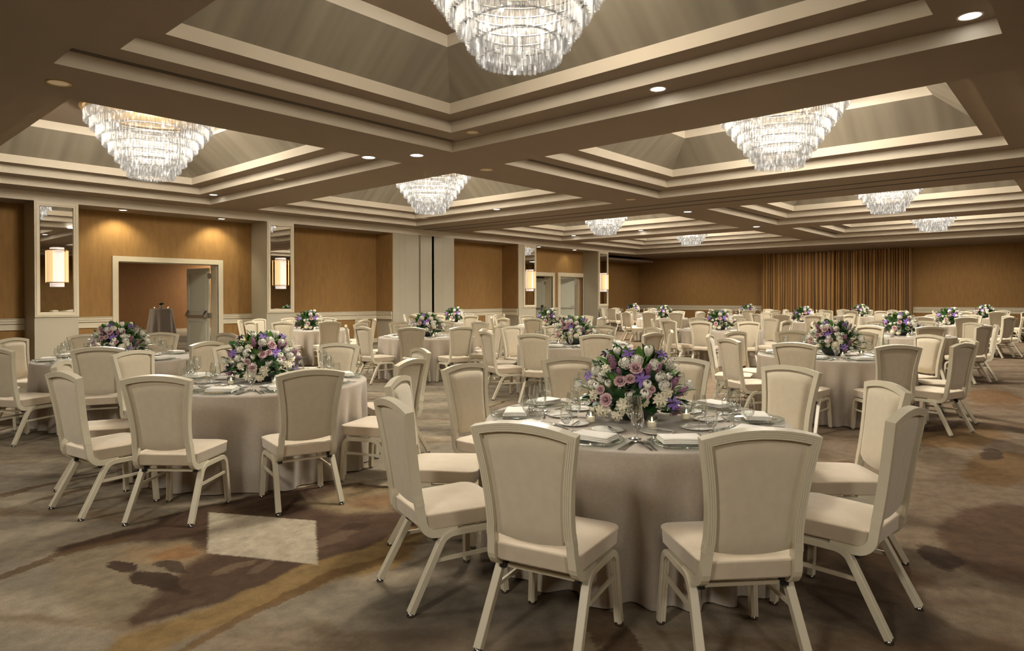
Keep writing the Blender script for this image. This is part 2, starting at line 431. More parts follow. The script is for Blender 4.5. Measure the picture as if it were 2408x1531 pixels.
bp = node(nt, 'ShaderNodeBump'); bp.inputs['Strength'].default_value = .35; bp.inputs['Distance'].default_value = .006; nt.links.new(pile.outputs['Fac'], bp.inputs['Height']); nt.links.new(bp.outputs[0], pb.inputs['Normal'])
nt.links.new(pb.outputs[0], out.inputs[0])
struct('floor', MB().quad((XB, YR, 0), (XW + .5, YR, 0), (XW + .5, 31.5, 0), (XB, 31.5, 0)), mc)

# ---- walls
DOORS = [(5.655, 8.13, 2.42), (21.25, 23.02, 2.44), (23.60, 25.30, 2.44)]
wl = MB(); T = .12
x = XB
for (a, b, zt) in DOORS:
    wl.box(x, a, YW, YW + T, 0, ZB); wl.box(a, b, YW, YW + T, zt, ZB); x = b
wl.box(x, 26.3, YW, YW + T, 0, ZB)
wl.box(26.3, XW + .3, 19.6, 19.7, 0, ZB)
struct('wall_left', wl, M['fabric'])
struct('wall_end', MB().box(XW, XW + .2, YR, 19.7, 0, ZB), M['fabric'])
struct('wall_right', MB().box(XB, XW, YR - .2, YR, 0, ZS), M['fabric'])
struct('wall_back', MB().box(XB - .2, XB, YR, YW, 0, ZS), M['fabric'])
# fabric-faced returns at the partition side of two niches
rt = MB(); rt.box(13.47, 13.495, YK + .01, YW, 1.05, ZB); struct('wall_return_1', rt, M['fabric'])
rt = MB(); rt.box(19.745, 19.772, YK + .01, YW, 1.05, ZB); struct('wall_return_2', rt, M['fabric'])

def pillar(k, x0, x1, y1=YW, seams=()):
    b = MB(); b.box(x0, x1, YK, y1, 0, 1.036); b.box(x0, x1, YK, y1, 1.042, ZB); b.box(x0 + .004, x1 - .004, YK + .004, y1, 1.03, 1.05)
    o = struct('pillar_%d' % k, b, M['pillar']); return o
pillar(1, 3.748, 4.578); pillar(2, 9.10, 9.922); pillar(5, 19.775, 20.856); pillar(6, 25.369, 26.221, 19.6)
# partition posts: cream panels divided by two dark slots
pb_ = MB()
for (a, b) in ((13.496, 13.777), (13.78, 14.022), (14.025, 14.602), (14.68, 15.19), (15.29, 15.70), (15.703, 16.249)):
    pb_.box(a, b, YK + (.0 if a > 13.6 else .02), YW, 0, 1.036); pb_.box(a, b, YK + (.0 if a > 13.6 else .02), YW, 1.042, ZB - .002)
pb_.box(13.5, 14.6, YK + .006, YW, 0, ZB - .004); pb_.box(15.29, 16.24, YK + .006, YW, 0, ZB - .004)
struct('pillar_3', pb_, M['pillar'])
struct('pillar_4', MB().box(14.6, 15.3, YK + .12, YW, 0, ZB - .004), M['dark'])

# chair rails and baseboards
def rail(k, x0, x1, y, side=None):
    r = MB()
    def seg(za, zb, d):
        r.box(x0, x1, y - d, y, za, zb)
        if side: r.box(side - .03 - d, side - .03, YK + .02, y, za, zb)
    seg(.93, 1.054, .03); seg(.985, 1.0, .045); seg(.80, .915, .022); seg(1.04, 1.054, .05); seg(.79, .80, .03)
    return struct('trim_%d' % k, r, M['trim'])
rail(2, XB, 3.748, YW); rail(3, 4.578, 5.53, YW); rail(4, 8.265, 9.10, YW); rail(5, 9.922, 13.5, YW, 13.5); rail(6, 16.249, 19.775, YW, 19.775)
rail(7, 23.20, 23.41, YW)
re = MB()
for (ya, yb) in ((YR, 5.95), (12.46, 19.6)):
    for (za, zb, d) in ((.93, 1.054, .03), (1.03, 1.054, .05), (.80, .915, .022)): re.box(XW - d, XW, ya, yb, za, zb)
struct('trim_8', re, M['trim'])
bl = MB()
for (a, b) in ((XB, 3.748), (4.578, 5.53), (8.265, 9.10), (9.922, 13.496), (16.249, 19.775)): bl.box(a, b, YW - .025, YW, 0, .14, c=.004)
struct('baseboard_left', bl, M['trim'])
bl = MB()
for (ya, yb) in ((YR, 5.95), (12.46, 19.6)): bl.box(XW - .025, XW, ya, yb, 0, .14)
struct('baseboard_end', bl, M['trim'])

# door casings, jambs and leaves
def casing(k, x0, x1, zt, w, deep=.42):
    c = MB()
    for (o, d) in ((0, .05), (w * .3, .035), (w * .62, .02)):
        q = w - o if o else w
        xa, xb = x0 - w + o, x1 + w - o
        c.box(xa, x0, YW - .05 + (.05 - d), YW, 0, zt + w - o); c.box(x1, xb, YW - .05 + (.05 - d), YW, 0, zt + w - o); c.box(x0, x1, YW - .05 + (.05 - d), YW, zt, zt + w - o)
    c.box(x0 - .02, x0 + .012, YW, YW + deep, 0, zt + .02); c.box(x1 - .012, x1 + .02, YW, YW + deep, 0, zt + .02); c.box(x0, x1, YW, YW + deep, zt - .01, zt + .02)
    return struct('trim_%d' % k, c, M['trim'])
casing(9, 5.655, 8.13, 2.42, .13); casing(10, 21.25, 23.03, 2.44, .16); casing(11, 23.60, 25.33, 2.44, .18)

def leaf(n, hinge, ang, w, hgt, flip=1):
    """panelled door leaf standing open; local x runs from the hinge to the free edge"""
    d = MB(); t = .045
    d.box(0, w, -t / 2, t / 2, .02, hgt)
    for s in (-1, 1):
        for (za, zb) in ((1.12, hgt - .14), (.14, .86)):
            y0 = s * t / 2
            for (a, b, c_, e) in ((.11, w - .11, za, za + .025), (.11, w - .11, zb - .025, zb), (.11, .135, za, zb), (w - .135, w - .11, za, zb)):
                d.box(a, b, min(y0, y0 + s * .012), max(y0, y0 + s * .012), c_, e)
    o = obj('door_%d' % n, d, M['door']); o['kind'] = 'structure'; o.location = (*hinge, 0); o.rotation_euler = (0, 0, ang)
    b = MB()
    for s in (flip,):
        y0 = s * t / 2
        b.box(.08, w - .04, min(y0 + s * .05, y0 + s * .075), max(y0 + s * .05, y0 + s * .075), .985, 1.02)
        for xa in (.05, w - .16):
            b.add([(xa, y0, 1.16), (xa + .12, y0, 1.16), (xa + .12, y0, .95), (xa, y0, .95), (xa + .02, y0 + s * .09, 1.03), (xa + .10, y0 + s * .09, 1.03), (xa + .10, y0 + s * .09, .97), (xa + .02, y0 + s * .09, .97)],
                  [(0, 1, 5, 4), (1, 2, 6, 5), (2, 3, 7, 6), (3, 0, 4, 7), (4, 5, 6, 7)])
    obj('panic_bar', b, M['steel'], o)
    for zz in (.2, 1.02, hgt - .22):
        obj('hinge', MB().box(-.055, .03, -.035, .035, zz - .07, zz + .07, c=.006), M['steel'], o)
    return o
leaf(1, (8.06, YW + .38), R(97), 1.12, 2.34, 1)
leaf(2, (22.98, YW + .36), R(112), .86, 2.36, 1)
leaf(3, (25.22, YW + .36), R(128), .86, 2.36, 1)

# hall beyond the first doorway and the dim corridor beyond the pair of doors
hb = MB(); hb.box(2.5, 18, 30.3, 30.5, 0, 3.4); hb.box(2.3, 2.5, YW + .12, 30.5, 0, 3.4); hb.box(18, 18.2, YW + .12, 30.5, 0, 3.4)
struct('wall_hall', hb, M['hallfab'])
struct('baseboard_hall', MB().box(2.5, 18, 30.27, 30.3, 0, .15), M['trim'])
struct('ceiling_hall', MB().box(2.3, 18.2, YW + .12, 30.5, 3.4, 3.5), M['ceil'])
cw = MB(); cw.box(18.4, 32, 21.6, 21.8, 0, 3.4); cw.box(18.3, 18.4, YW + .12, 21.8, 0, 3.4); cw.box(32, 32.2, 19.7, 21.8, 0, 3.4)
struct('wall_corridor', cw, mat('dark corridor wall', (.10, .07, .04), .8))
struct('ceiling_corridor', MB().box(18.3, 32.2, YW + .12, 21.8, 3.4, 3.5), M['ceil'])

# ------------------------------------------------------------- mirrors, sconces
def mirror(xc, w, z0, z1, label):
    t = thing('wall_mirror', label, 'mirror', (xc, YK, z0)); h = z1 - z0
    f = MB(); hw = w / 2
    for (o, d, wd) in ((0, .03, .045), (.03, .045, .03), (.055, .03, .04)):
        a = hw - o; zz0, zz1 = o, h - o
        f.box(-a, -a + wd, -d, 0, zz0, zz1); f.box(a - wd, a, -d, 0, zz0, zz1); f.box(-a + wd, a - wd, -d, 0, zz0, zz0 + wd); f.box(-a + wd, a - wd, -d, 0, zz1 - wd, zz1)
    obj('mirror_frame', f, M['trim'], t)
    g = MB(); a = hw - .09; b = .022; y = -.016
    z0_, z1_ = .09, h - .09
    P = [(-a, y + .008, z0_), (a, y + .008, z0_), (a, y + .008, z1_), (-a, y + .008, z1_), (-a + b, y, z0_ + b), (a - b, y, z0_ + b), (a - b, y, z1_ - b), (-a + b, y, z1_ - b)]
    g.add(P, [(4, 5, 6, 7), (0, 1, 5, 4), (1, 2, 6, 5), (2, 3, 7, 6), (3, 0, 4, 7)])
    obj('mirror_glass', g, M['mirror'], t)
    return t
PILL = [(4.165, 'nearest the camera, beside the open hall doorway'), (9.515, 'between the hall doorway and the partition posts'), (20.45, 'beside the twin doors, past the partition posts'), (25.80, 'at the far corner, past the twin doors')]
mirror(4.165, .83, 1.09, 3.632, 'tall cream-framed wall mirror on the pillar nearest the camera')
mirror(9.515, .815, 1.083, 3.632, 'tall cream-framed wall mirror between the hall doorway and the partition posts')
mirror(20.452, .806, 1.085, 3.632, 'tall cream-framed wall mirror beside the twin doors past the partition posts')
mirror(25.80, .80, 1.085, 3.632, 'tall cream-framed wall mirror on the farthest pillar by the room corner')
def sconce(xc, label):
    t = thing('wall_sconce', label, 'wall lamp', (xc, YK - .018, 1.80))
    yc = -.04
    obj('inner_tube', MB().lathe([(.0, -.04), (.125, -.04), (.125, .83), (.0, .83)], 24, cy=yc, a0=PI, a1=2 * PI, sm=False), M['lampw'], t)
    for a0, a1 in ((R(182), R(232)), (R(308), R(358))):
        obj('amber_panel', MB().lathe([(.205, .05), (.205, .76), (.200, .76), (.200, .05), (.205, .05)], 8, cy=yc, a0=a0, a1=a1, sm=False), M['amber'], t)
    for z in (.045, .76):
        obj('metal_band', MB().lathe([(.199, z), (.21, z), (.21, z + .018), (.199, z + .018), (.199, z)], 20, cy=yc, a0=PI, a1=2 * PI, sm=False), M['brass'], t)
    obj('back_plate', MB().box(-.09, .09, -.035, -.001, .1, .7, c=.004), M['brass'], t)
    return t
for xc, w in PILL: sconce(xc, 'glowing wall sconce on the mirror ' + w)

# -------------------------------------------------------------------- curtain
def curtain(y0, y1, seed, label):
    r = random.Random(seed); c = MB(); cols = []; y = y0
    while y < y1:
        cols.append((y, XW - .06 - r.uniform(.0, .03))); y += r.uniform(.02, .045)
        d = r.uniform(.20, .34); cols.append((y, XW - d)); y += r.uniform(.02, .09)
        cols.append((y, XW - d - r.uniform(-.03, .05))); y += r.uniform(.01, .025)
    cols.append((y1, XW - .12))
    zs = [.02, .9, 1.8, 2.8, ZB - .01]; V = []
    ph = [r.uniform(-.035, .035) for _ in cols]
    for k, z in enumerate(zs):
        for i, (yy, xx) in enumerate(cols):
            V.append((xx + ph[i] * (k % 2) * .4, min(max(yy + ph[i] * (len(zs) - 1 - k) / 4, y0), y1), z))
    n = len(cols); F = [(k * n + i, k * n + i + 1, (k + 1) * n + i + 1, (k + 1) * n + i) for k in range(len(zs) - 1) for i in range(n - 1)]
    c.add(V, F, False)
    tag(obj('curtain', c, mat('ochre curtain cloth', (.36, .19, .05), .75, var=.1, vscale=(5, 5, .5), sheen=.3), None), label, 'curtain')
curtain(5.98, 9.02, 3, 'ochre pleated full-height curtain on the end wall, the half nearer the aisle')
curtain(9.06, 12.44, 5, 'ochre pleated full-height curtain on the end wall, the half nearer the mirrored wall')

# ------------------------------------------------------------------ downlights
def downlight(x, y, z, lit, label, r=.085, sink=.03):
    t = thing('ceiling_light', label, 'ceiling light', (x, y, z))
    obj('trim_ring', MB().lathe([(r + .018, 0), (r + .018, -.006), (r, -.006), (r, 0), (r - .004, .0)], 24), M['trim'] if lit else M['brass'], t)
    obj('reflector', MB().lathe([(r, -.003), (r * .9, -.0025), (0.0, -.002)], 24, sm=False), M['lens'] if lit == 1 else M['lensdim'], t)
    if lit:
        l = bpy.data.lights.new('downlight', 'SPOT'); l.energy = 90 if lit == 1 else 10; l.spot_size = R(95); l.spot_blend = .8; l.color = (1, .93, .82); l.shadow_soft_size = .06
        o = bpy.data.objects.new('downlight_lamp', l); C.objects.link(o); o.parent = t; o.location = (0, 0, -.02)
    return t
DL = [(7.025, .838, Z2, 1, 'on the ledge of the nearest coffer, by the aisle'), (6.999, 3.90, Z2, 1, 'on the ledge of the nearest coffer, beside the big chandelier'),
      (6.985, 8.295, ZS, 1, 'larger one of the bright pair at the near beam crossing'), (6.556, 9.011, ZS, 1, 'smaller one of the bright pair at the near beam crossing'),
      (7.006, 12.74, Z2, 2, 'on the coffer ledge, halfway to the mirrored wall'), (7.018, 15.844, Z2, 1, 'on the coffer ledge above the hall doorway'),
      (13.506, 12.593, Z2, 1, 'on the ledge of the coffer before the partition track'), (13.502, 15.676, Z2, 2, 'on the coffer ledge close above the partition posts'),
      (16.573, 8.33, ZS, 1, 'on the beam just past the partition track'), (21.637, 8.407, ZS, 1, 'on the far beam crossing past the partition track'),
      (21.443, 12.66, Z2, 1, 'on the far coffer ledge before the twin doors'), (21.379, 15.703, Z2, 1, 'on the far coffer ledge above the twin doors'),
      (2.051, 8.372, ZS, 0, 'unlit with brass reflector, on the dark beam nearest the camera'), (6.974, 6.988, Z2, 0, 'unlit, on the near coffer ledge beside the beam corner'),
      (8.626, 8.295, ZS, 0, 'unlit with brass reflector, on the beam beyond the crossing'), (13.56, 8.282, ZS, 0, 'unlit, on the beam just before the partition track')]
for x, y, z, lit, w in DL: downlight(x, y, z, lit, 'recessed downlight ' + w, .10 if z == ZS else .085)
def washer(x, y, w, e):
    t = thing('wall_washer', 'recessed wall washer light ' + w, 'ceiling light', (x, y, ZB))
    obj('trim_ring', MB().lathe([(.10, 0), (.10, -.006), (.08, -.006), (.08, 0)], 20), M['trim'], t)
    obj('lens', MB().lathe([(.08, -.003), (0, -.003)], 20, sm=False), M['lens'], t)
    l = bpy.data.lights.new('washer', 'SPOT'); l.energy = e; l.spot_size = R(110); l.spot_blend = .7; l.color = (1, .90, .62); l.shadow_soft_size = .05
    o = bpy.data.objects.new('washer_lamp', l); C.objects.link(o); o.parent = t; o.location = (0, .02, -.03); o.rotation_euler = (R(22), 0, 0)
washer(5.603, YK + .33, 'over the hall doorway, the one nearer the camera', 75); washer(8.0, YK + .33, 'over the hall doorway, the one farther from the camera', 75)
washer(21.45, YK + .33, 'over the first of the twin doors', 14); washer(24.0, YK + .33, 'over the second of the twin doors', 14)

# linear air slots on the ledges of the coffers nearest the mirrored side of the middle row
for k, (i, w) in enumerate(((1, 'the nearest coffer'), (2, 'the coffer before the partition track'), (3, 'the first coffer past the partition track'), (4, 'the last coffer by the curtain end'))):
    x0, x1 = XC[i][0] + .12, XC[i][1] - .06; y = YC[1][1] - .085
    t = thing('air_vent', 'thin dark double air slot on ' + w, 'vent', ((x0 + x1) / 2, y, Z2))
    L = (x1 - x0) / 2
    obj('vent_frame', MB().box(-L, L, -.045, .045, -.002, .01), M['ceil'], t)
    for yy in (-.024, .024): obj('vent_slot', MB().box(-L, L, yy - .012, yy + .012, -.004, .0), M['dark'], t)

# ------------------------------------------------------------------ chandeliers
mr_, nt, out = newmat('crystal rod')  # rods glow: crystal sparkle and bright faces painted in as emission
lw = node(nt, 'ShaderNodeLayerWeight'); lw.inputs['Blend'].default_value = .5
tr_ = node(nt, 'ShaderNodeBsdfTransparent')
tcol = node(nt, 'ShaderNodeValToRGB'); t0, t1 = tcol.color_ramp.elements; t0.position = .15; t0.color = (.76, .75, .73, 1); t1.position = .9; t1.color = (.50, .48, .45, 1)
nt.links.new(lw.outputs['Facing'], tcol.inputs[0]); nt.links.new(tcol.outputs[0], tr_.inputs[0])
geo2 = node(nt, 'ShaderNodeNewGeometry')
mpv = node(nt, 'ShaderNodeMapping'); mpv.inputs['Scale'].default_value = (26, 26, 9); nt.links.new(geo2.outputs['Position'], mpv.inputs[0])
vn = node(nt, 'ShaderNodeTexNoise'); vn.inputs['Scale'].default_value = 1; vn.inputs['Detail'].default_value = 1; nt.links.new(mpv.outputs[0], vn.inputs['Vector'])
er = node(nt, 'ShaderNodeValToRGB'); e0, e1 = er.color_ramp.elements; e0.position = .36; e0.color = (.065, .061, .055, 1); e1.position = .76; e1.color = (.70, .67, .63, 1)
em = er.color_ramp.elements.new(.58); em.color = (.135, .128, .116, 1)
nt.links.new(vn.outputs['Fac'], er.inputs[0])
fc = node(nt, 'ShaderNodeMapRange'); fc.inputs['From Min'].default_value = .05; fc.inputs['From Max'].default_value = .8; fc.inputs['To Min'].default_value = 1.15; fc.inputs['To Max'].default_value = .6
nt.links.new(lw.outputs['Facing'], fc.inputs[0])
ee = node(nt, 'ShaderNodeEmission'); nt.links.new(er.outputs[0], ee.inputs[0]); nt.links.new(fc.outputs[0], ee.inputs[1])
ad = node(nt, 'ShaderNodeAddShader'); nt.links.new(tr_.outputs[0], ad.inputs[0]); nt.links.new(ee.outputs[0], ad.inputs[1])
gl = node(nt, 'ShaderNodeBsdfGlossy'); gl.inputs['Roughness'].default_value = .3; gl.inputs[0].default_value = (.9, .88, .85, 1)
mx2 = node(nt, 'ShaderNodeMixShader'); mx2.inputs[0].default_value = .025; nt.links.new(ad.outputs[0], mx2.inputs[1]); nt.links.new(gl.outputs[0], mx2.inputs[2])
nt.links.new(mx2.outputs[0], out.inputs[0]); M['crystal'] = mr_

ZCH = zc(.925)         # bottom of the lowest rods
def rod(mb, x, y, z0, z1, r, a):
    P = []
    for z in (z0, z1):
        for k in range(6):
            rr = r if k % 2 == 0 else r * .55
            P.append((x + rr * math.cos(a + k * PI / 3), y + rr * math.sin(a + k * PI / 3), z))
    mb.add(P, [tuple(range(6))[::-1], tuple(range(6, 12))] + [(k, (k + 1) % 6, 6 + (k + 1) % 6, 6 + k) for k in range(6)])
def make_chandelier():
    t = thing('chandelier', 'x', 'chandelier', (0, 0, ZCH))
    rr = random.Random(2); NT = 8
    for k in range(NT):
        rad = .37 + .092 * k; zb = .130 * k; m = MB(); n = int(2 * PI * rad / .051)
        for i in range(n):
            a = 2 * PI * i / n; rod(m, rad * math.cos(a), rad * math.sin(a), zb + rr.uniform(0, .01), zb + .185, .0255, a)
        if k == 0:
            for q, (r2, n2) in enumerate(((.27, 20), (.16, 12), (.05, 5))):
                for i in range(n2):
                    a = 2 * PI * i / n2 + q; rod(m, r2 * math.cos(a), r2 * math.sin(a), .012 + .008 * q, .17, .02, a)
        obj('crystal_tier', m, M['crystal'], t, rec=False)
        obj('tier_ring', MB().lathe([(rad - .03, zb + .187), (rad - .01, zb + .187), (rad - .01, zb + .195), (rad - .03, zb + .195), (rad - .03, zb + .187)], 48, sm=False), M['glide'], t)
    top = .130 * NT + .09
    obj('ceiling_plate', MB().lathe([(0, top), (1.08, top), (1.10, top + .03), (1.06, top + .055), (0, top + .055)], 48, sm=False), M['brass'], t)
    obj('stem', MB().lathe([(.06, top + .05), (.06, Z4T - ZCH - .002)], 12), M['brass'], t)
    for k in range(10):
        a = 2 * PI * k / 10 + .2; rad = .30 if k % 2 else .62; z = .34 if k % 2 else .80
        obj('bulb', MB().lathe([(0, z), (.016, z + .012), (.022, z + .035), (.012, z + .06), (0, z + .075)], 8, cx=rad * math.cos(a), cy=rad * math.sin(a)), M['bulb'], t)
    return t
CH = [(1.953, 1.70, 'chandelier nearest the camera', 0.62), (1.953, 5.49, 'chandelier in the coffer before the open hall doorway', 1.0),
      (4.805, 1.70, 'chandelier over the aisle side, just before the partition track', 1.0), (4.805, 5.48, 'chandelier in the coffer just before the partition posts', 1.0),
      (8.183, 1.72, 'chandelier over the aisle side just past the partition track', 1.0), (8.183, 5.44, 'chandelier past the partition track, nearer the mirrored wall', 1.0),
      (10.935, 1.73, 'farthest chandelier on the aisle side before the curtain', 1.0), (10.935, 5.43, 'farthest chandelier on the mirrored wall side', 1.0)]
ch0 = make_chandelier()
for k, (x, y, lab, e) in enumerate(CH):
    lab = 'tiered round crystal rod ' + lab
    if k == 0: o = ch0; o.location = (x * HC, y * HC, ZCH); tag(o, lab, 'chandelier', 'crystal chandeliers')
    else: o = dup(ch0, (x * HC, y * HC, ZCH), k * .7, lab, 'chandelier', 'crystal chandeliers')
    l = bpy.data.lights.new('chandelier', 'POINT'); l.energy = 520 * e; l.color = (1, .94, .83); l.shadow_soft_size = .42
    lo = bpy.data.objects.new('chandelier_lamp', l); C.objects.link(lo); lo.parent = o; lo.location = (0, 0, 4.48 - ZCH)
    l = bpy.data.lights.new('chandelier_fill', 'SPOT'); l.energy = 330 * max(e, .8); l.spot_size = R(158); l.spot_blend = .6; l.color = (1, .94, .83); l.shadow_soft_size = .25  # added spot below the rods to brighten the tables
    lo = bpy.data.objects.new('chandelier_fill_lamp', l); C.objects.link(lo); lo.parent = o; lo.location = (0, 0, -.03)

# hall, corridor and rear lamps, unseen; hall and rear ones added as fill light
def arealamp(name, loc, e, sz, col=(1, .89, .74)):
    l = bpy.data.lights.new(name, 'AREA'); l.energy = e; l.size = sz; l.color = col
    o = bpy.data.objects.new(name, l); C.objects.link(o); o.location = loc
arealamp('hall_fill', (5.0, 28.9, 3.38), 210, 1.2); arealamp('hall_fill', (14, 28.9, 3.38), 210, 1.2); arealamp('hall_fill', (9.5, 21.5, 3.38), 60, 1.5); arealamp('corridor_lamp', (23.5, 20.3, 3.38), 50, 1.0, (1, .9, .75))
arealamp('end_lamp', (30.6, 4, ZB - .02), 45, 1.5); arealamp('end_lamp', (30.6, 10, ZB - .02), 45, 1.5); arealamp('end_lamp', (30.6, 16, ZB - .02), 45, 1.5)
def rear(x, y, e):      # added unseen fill lamps behind and beside the camera, for the chair backs
    l = bpy.data.lights.new('rear_fill', 'SPOT'); l.energy = e; l.spot_size = R(165); l.spot_blend = .35; l.color = (1, .93, .82); l.shadow_soft_size = .35
    o = bpy.data.objects.new('rear_fill', l); C.objects.link(o); o.location = (x, y, ZS - .05)
rear(-2.6, 1.2, 370); rear(-1.5, 6.0, 230); rear(-1.0, -3.6, 260); rear(4.5, -4.2, 130); rear(11, -4.4, 170); rear(18.5, -4.4, 170)

# ---------------------------------------------------------------------- chairs
BZ0, BY0, BZ1, BY1 = .50, -.222, .955, -.290
BL = math.hypot(BZ1 - BZ0, BY1 - BY0); BD = Vector((0, (BY1 - BY0) / BL, (BZ1 - BZ0) / BL)); BN = Vector((0, BD.z, -BD.y))
def bp(x, w, n=0): return Vector((x, BY0, BZ0)) + BD * w + BN * n
HW = [(0, .186), (.12, .180), (.25, .180), (.4, .183), (.6, .192), (.8, .206), (1.0, .222)]
def hwid(t):
    for (a, b), (c, d) in zip(HW, HW[1:]):
        if t <= c: return b + (d - b) * (t - a) / (c - a)
    return HW[-1][1]
def arch(x): return BL + .030 * (1 - (x / .222) ** 2)
def make_chair(full, name='banquet_chair'):
    t = thing(name, 'x', 'chair')
    # seat cushion
    s = MB(); nn = 10 if full else 5; out = []
    def corner(cx, cy, r, a0):
        for k in range(nn + 1):
            a = a0 + PI / 2 * k / nn; out.append((cx + r * math.cos(a), cy + r * math.sin(a)))
    corner(.165, .185, .06, 0); corner(-.165, .185, .06, PI / 2); corner(-.150, -.155, .055, PI); corner(.150, -.155, .055, PI * 1.5)
    n = len(out); loops = [(.380, .008), (.390, 0), (.448, -.003), (.452, -.006), (.458, -.006), (.461, .0), (.469, .02), (.476, .07), (.479, .14)]
    if not full: loops = [loops[i] for i in (0, 1, 3, 5, 7)]
    V = []
    for z, ins in loops:
        for (x, y) in out:
            f = 1 - ins / .2; V.append((x * f, .01 + (y - .01) * f, z))
    F = [(k * n + i, k * n + (i + 1) % n, (k + 1) * n + (i + 1) % n, (k + 1) * n + i) for k in range(len(loops) - 1) for i in range(n)]
    F.append(tuple(range(n))[::-1]); F.append(tuple(range((len(loops) - 1) * n, len(loops) * n)))
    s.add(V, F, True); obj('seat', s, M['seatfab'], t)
    # back pad
    b = MB(); nx, nw = (12, 12) if full else (6, 6)
    for sd in (1, -1):
        V = []
        for j in range(nw + 1):
            q = j / nw
            for i in range(nx + 1):
                u = -1 + 2 * i / nx
                h = hwid(q) - .016; x = u * h
                wb = .004 - .020 * (1 - u * u); wt = arch(x) - .018 - .030 * 0
                w = wb + (wt - wb) * q
                e = max(0, 1 - abs(u) ** 8) ** .5 * max(0, 1 - abs(2 * q - 1) ** 10) ** .5
                V.append(bp(x, w, sd * ((.030 if sd > 0 else .012) * e) + .002))
        F = [(j * (nx + 1) + i, j * (nx + 1) + i + 1, (j + 1) * (nx + 1) + i + 1, (j + 1) * (nx + 1) + i) for j in range(nw) for i in range(nx)]
        b.add(V, F, True)
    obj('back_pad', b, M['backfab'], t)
    # back frame: fluted flat bar up one side, over the arched top and down
    path = []
    K = 8 if full else 5
    for k in range(K + 1): path.append(bp(-hwid(k / K), BL * k / K))
    for k in range(1, K): x = -.222 + .444 * k / K; path.append(bp(x, arch(x)))
    for k in range(K, -1, -1): path.append(bp(hwid(k / K), BL * k / K))
    hn, hm = .021, .018
    if full:
        prof = [(hn, -hm), (hn, hm)]
        for k in range(4):
            m0 = hm - k * .009; prof += [(-hn, m0), (-hn, m0 - .0062), (-hn + .0022, m0 - .0069), (-hn + .0022, m0 - .0083)]
        prof[-1] = (-hn, -hm); prof[-2] = (-hn, -hm + .001)
    else: prof = [(hn, -hm), (hn, hm), (-hn, hm), (-hn, -hm)]
    f = MB(); f.sweep(path, prof, BN)
    for sx in (-1, 1):     # uprights curve forward under the seat
        jp = [bp(sx * .184, .035), bp(sx * .186, -.03)]
        a0 = Vector((sx * .188, -.213, .445))
        for k in range(7):
            a = PI + (PI / 2) * k / 6
            jp.append(Vector((sx * (.189 + .004 * k / 6), -.213 + .075 + .075 * math.cos(a), .436 + .075 * math.sin(a))))
        jp.append(Vector((sx * .195, -.03, .360)))
        f.sweep(jp, [(-hm * .96, -hn * .95), (hm * .96, -hn * .95), (hm * .96, hn * .95), (-hm * .96, hn * .95)], (1, 0, 0))
    obj('back_frame', f, M['frame'], t)
    def xs_(z): return .203 + .021 * (1 - z / .37)
    pr = [(-.018, -.016), (.018, -.016), (.018, .016), (-.018, .016)]
    if full: pr = [(.018, -.014), (.018, .014), (.016, .016), (.009, .016), (.008, .0142), (.0055, .0142), (.0045, .016), (-.0045, .016), (-.0055, .0142), (-.008, .0142), (-.009, .016), (-.016, .016), (-.018, .014), (-.018, -.014), (-.016, -.016), (.016, -.016)]
    for sx in (-1, 1):
        P = [(.228, .016), (.214, .28)]
        for k in range(1, 7):
            a = PI / 2 * k / 7; P.append((.152 + .062 * math.cos(a), .290 + .062 * math.sin(a)))
        P += [(.148, .352), (.03, .354)]
        Q = [(.03, .354), (-.05, .354)]
        for k in range(1, 7):
            a = R(62) * k / 7; Q.append((-.05 - .085 * math.sin(a), .269 + .085 * math.cos(a)))
        Q += [(-.283, .016)]
        for pts, fy in ((P, .228), (Q, -.283)):
            o = obj('leg', MB().sweep([(sx * xs_(z), y, z) for y, z in pts], pr, (1, 0, 0)), M['frame'], t)
            if full: obj('glide', MB().lathe([(0, 0), (.019, 0), (.020, .006), (.014, .012), (.013, .02), (0, .02)], 10, cx=sx * xs_(0), cy=fy), M['glide'], o)
        obj('stretcher', MB().box(sx * .2125 - .006, sx * .2125 + .006, -.150, .214, .226, .244), M['frame'], t)
        if full: obj('bumper', MB().box(sx * .178 - .014, sx * .178 + .014, -.150, -.112, .322, .360), M['black'], t)
    if full:
        obj('crossbar', MB().box(-.2, .2, -.130, -.114, .322, .338), M['frame'], t)
    return t

# --------------------------------------------------------------------- tables
ROWN = {'a': 'aisle-row', 'b': 'second-row', 'c': 'third-row', 'd': 'wall-row'}   # rows counted from the open aisle to the mirrored wall
ORD = ['first', 'second', 'third', 'fourth', 'fifth']
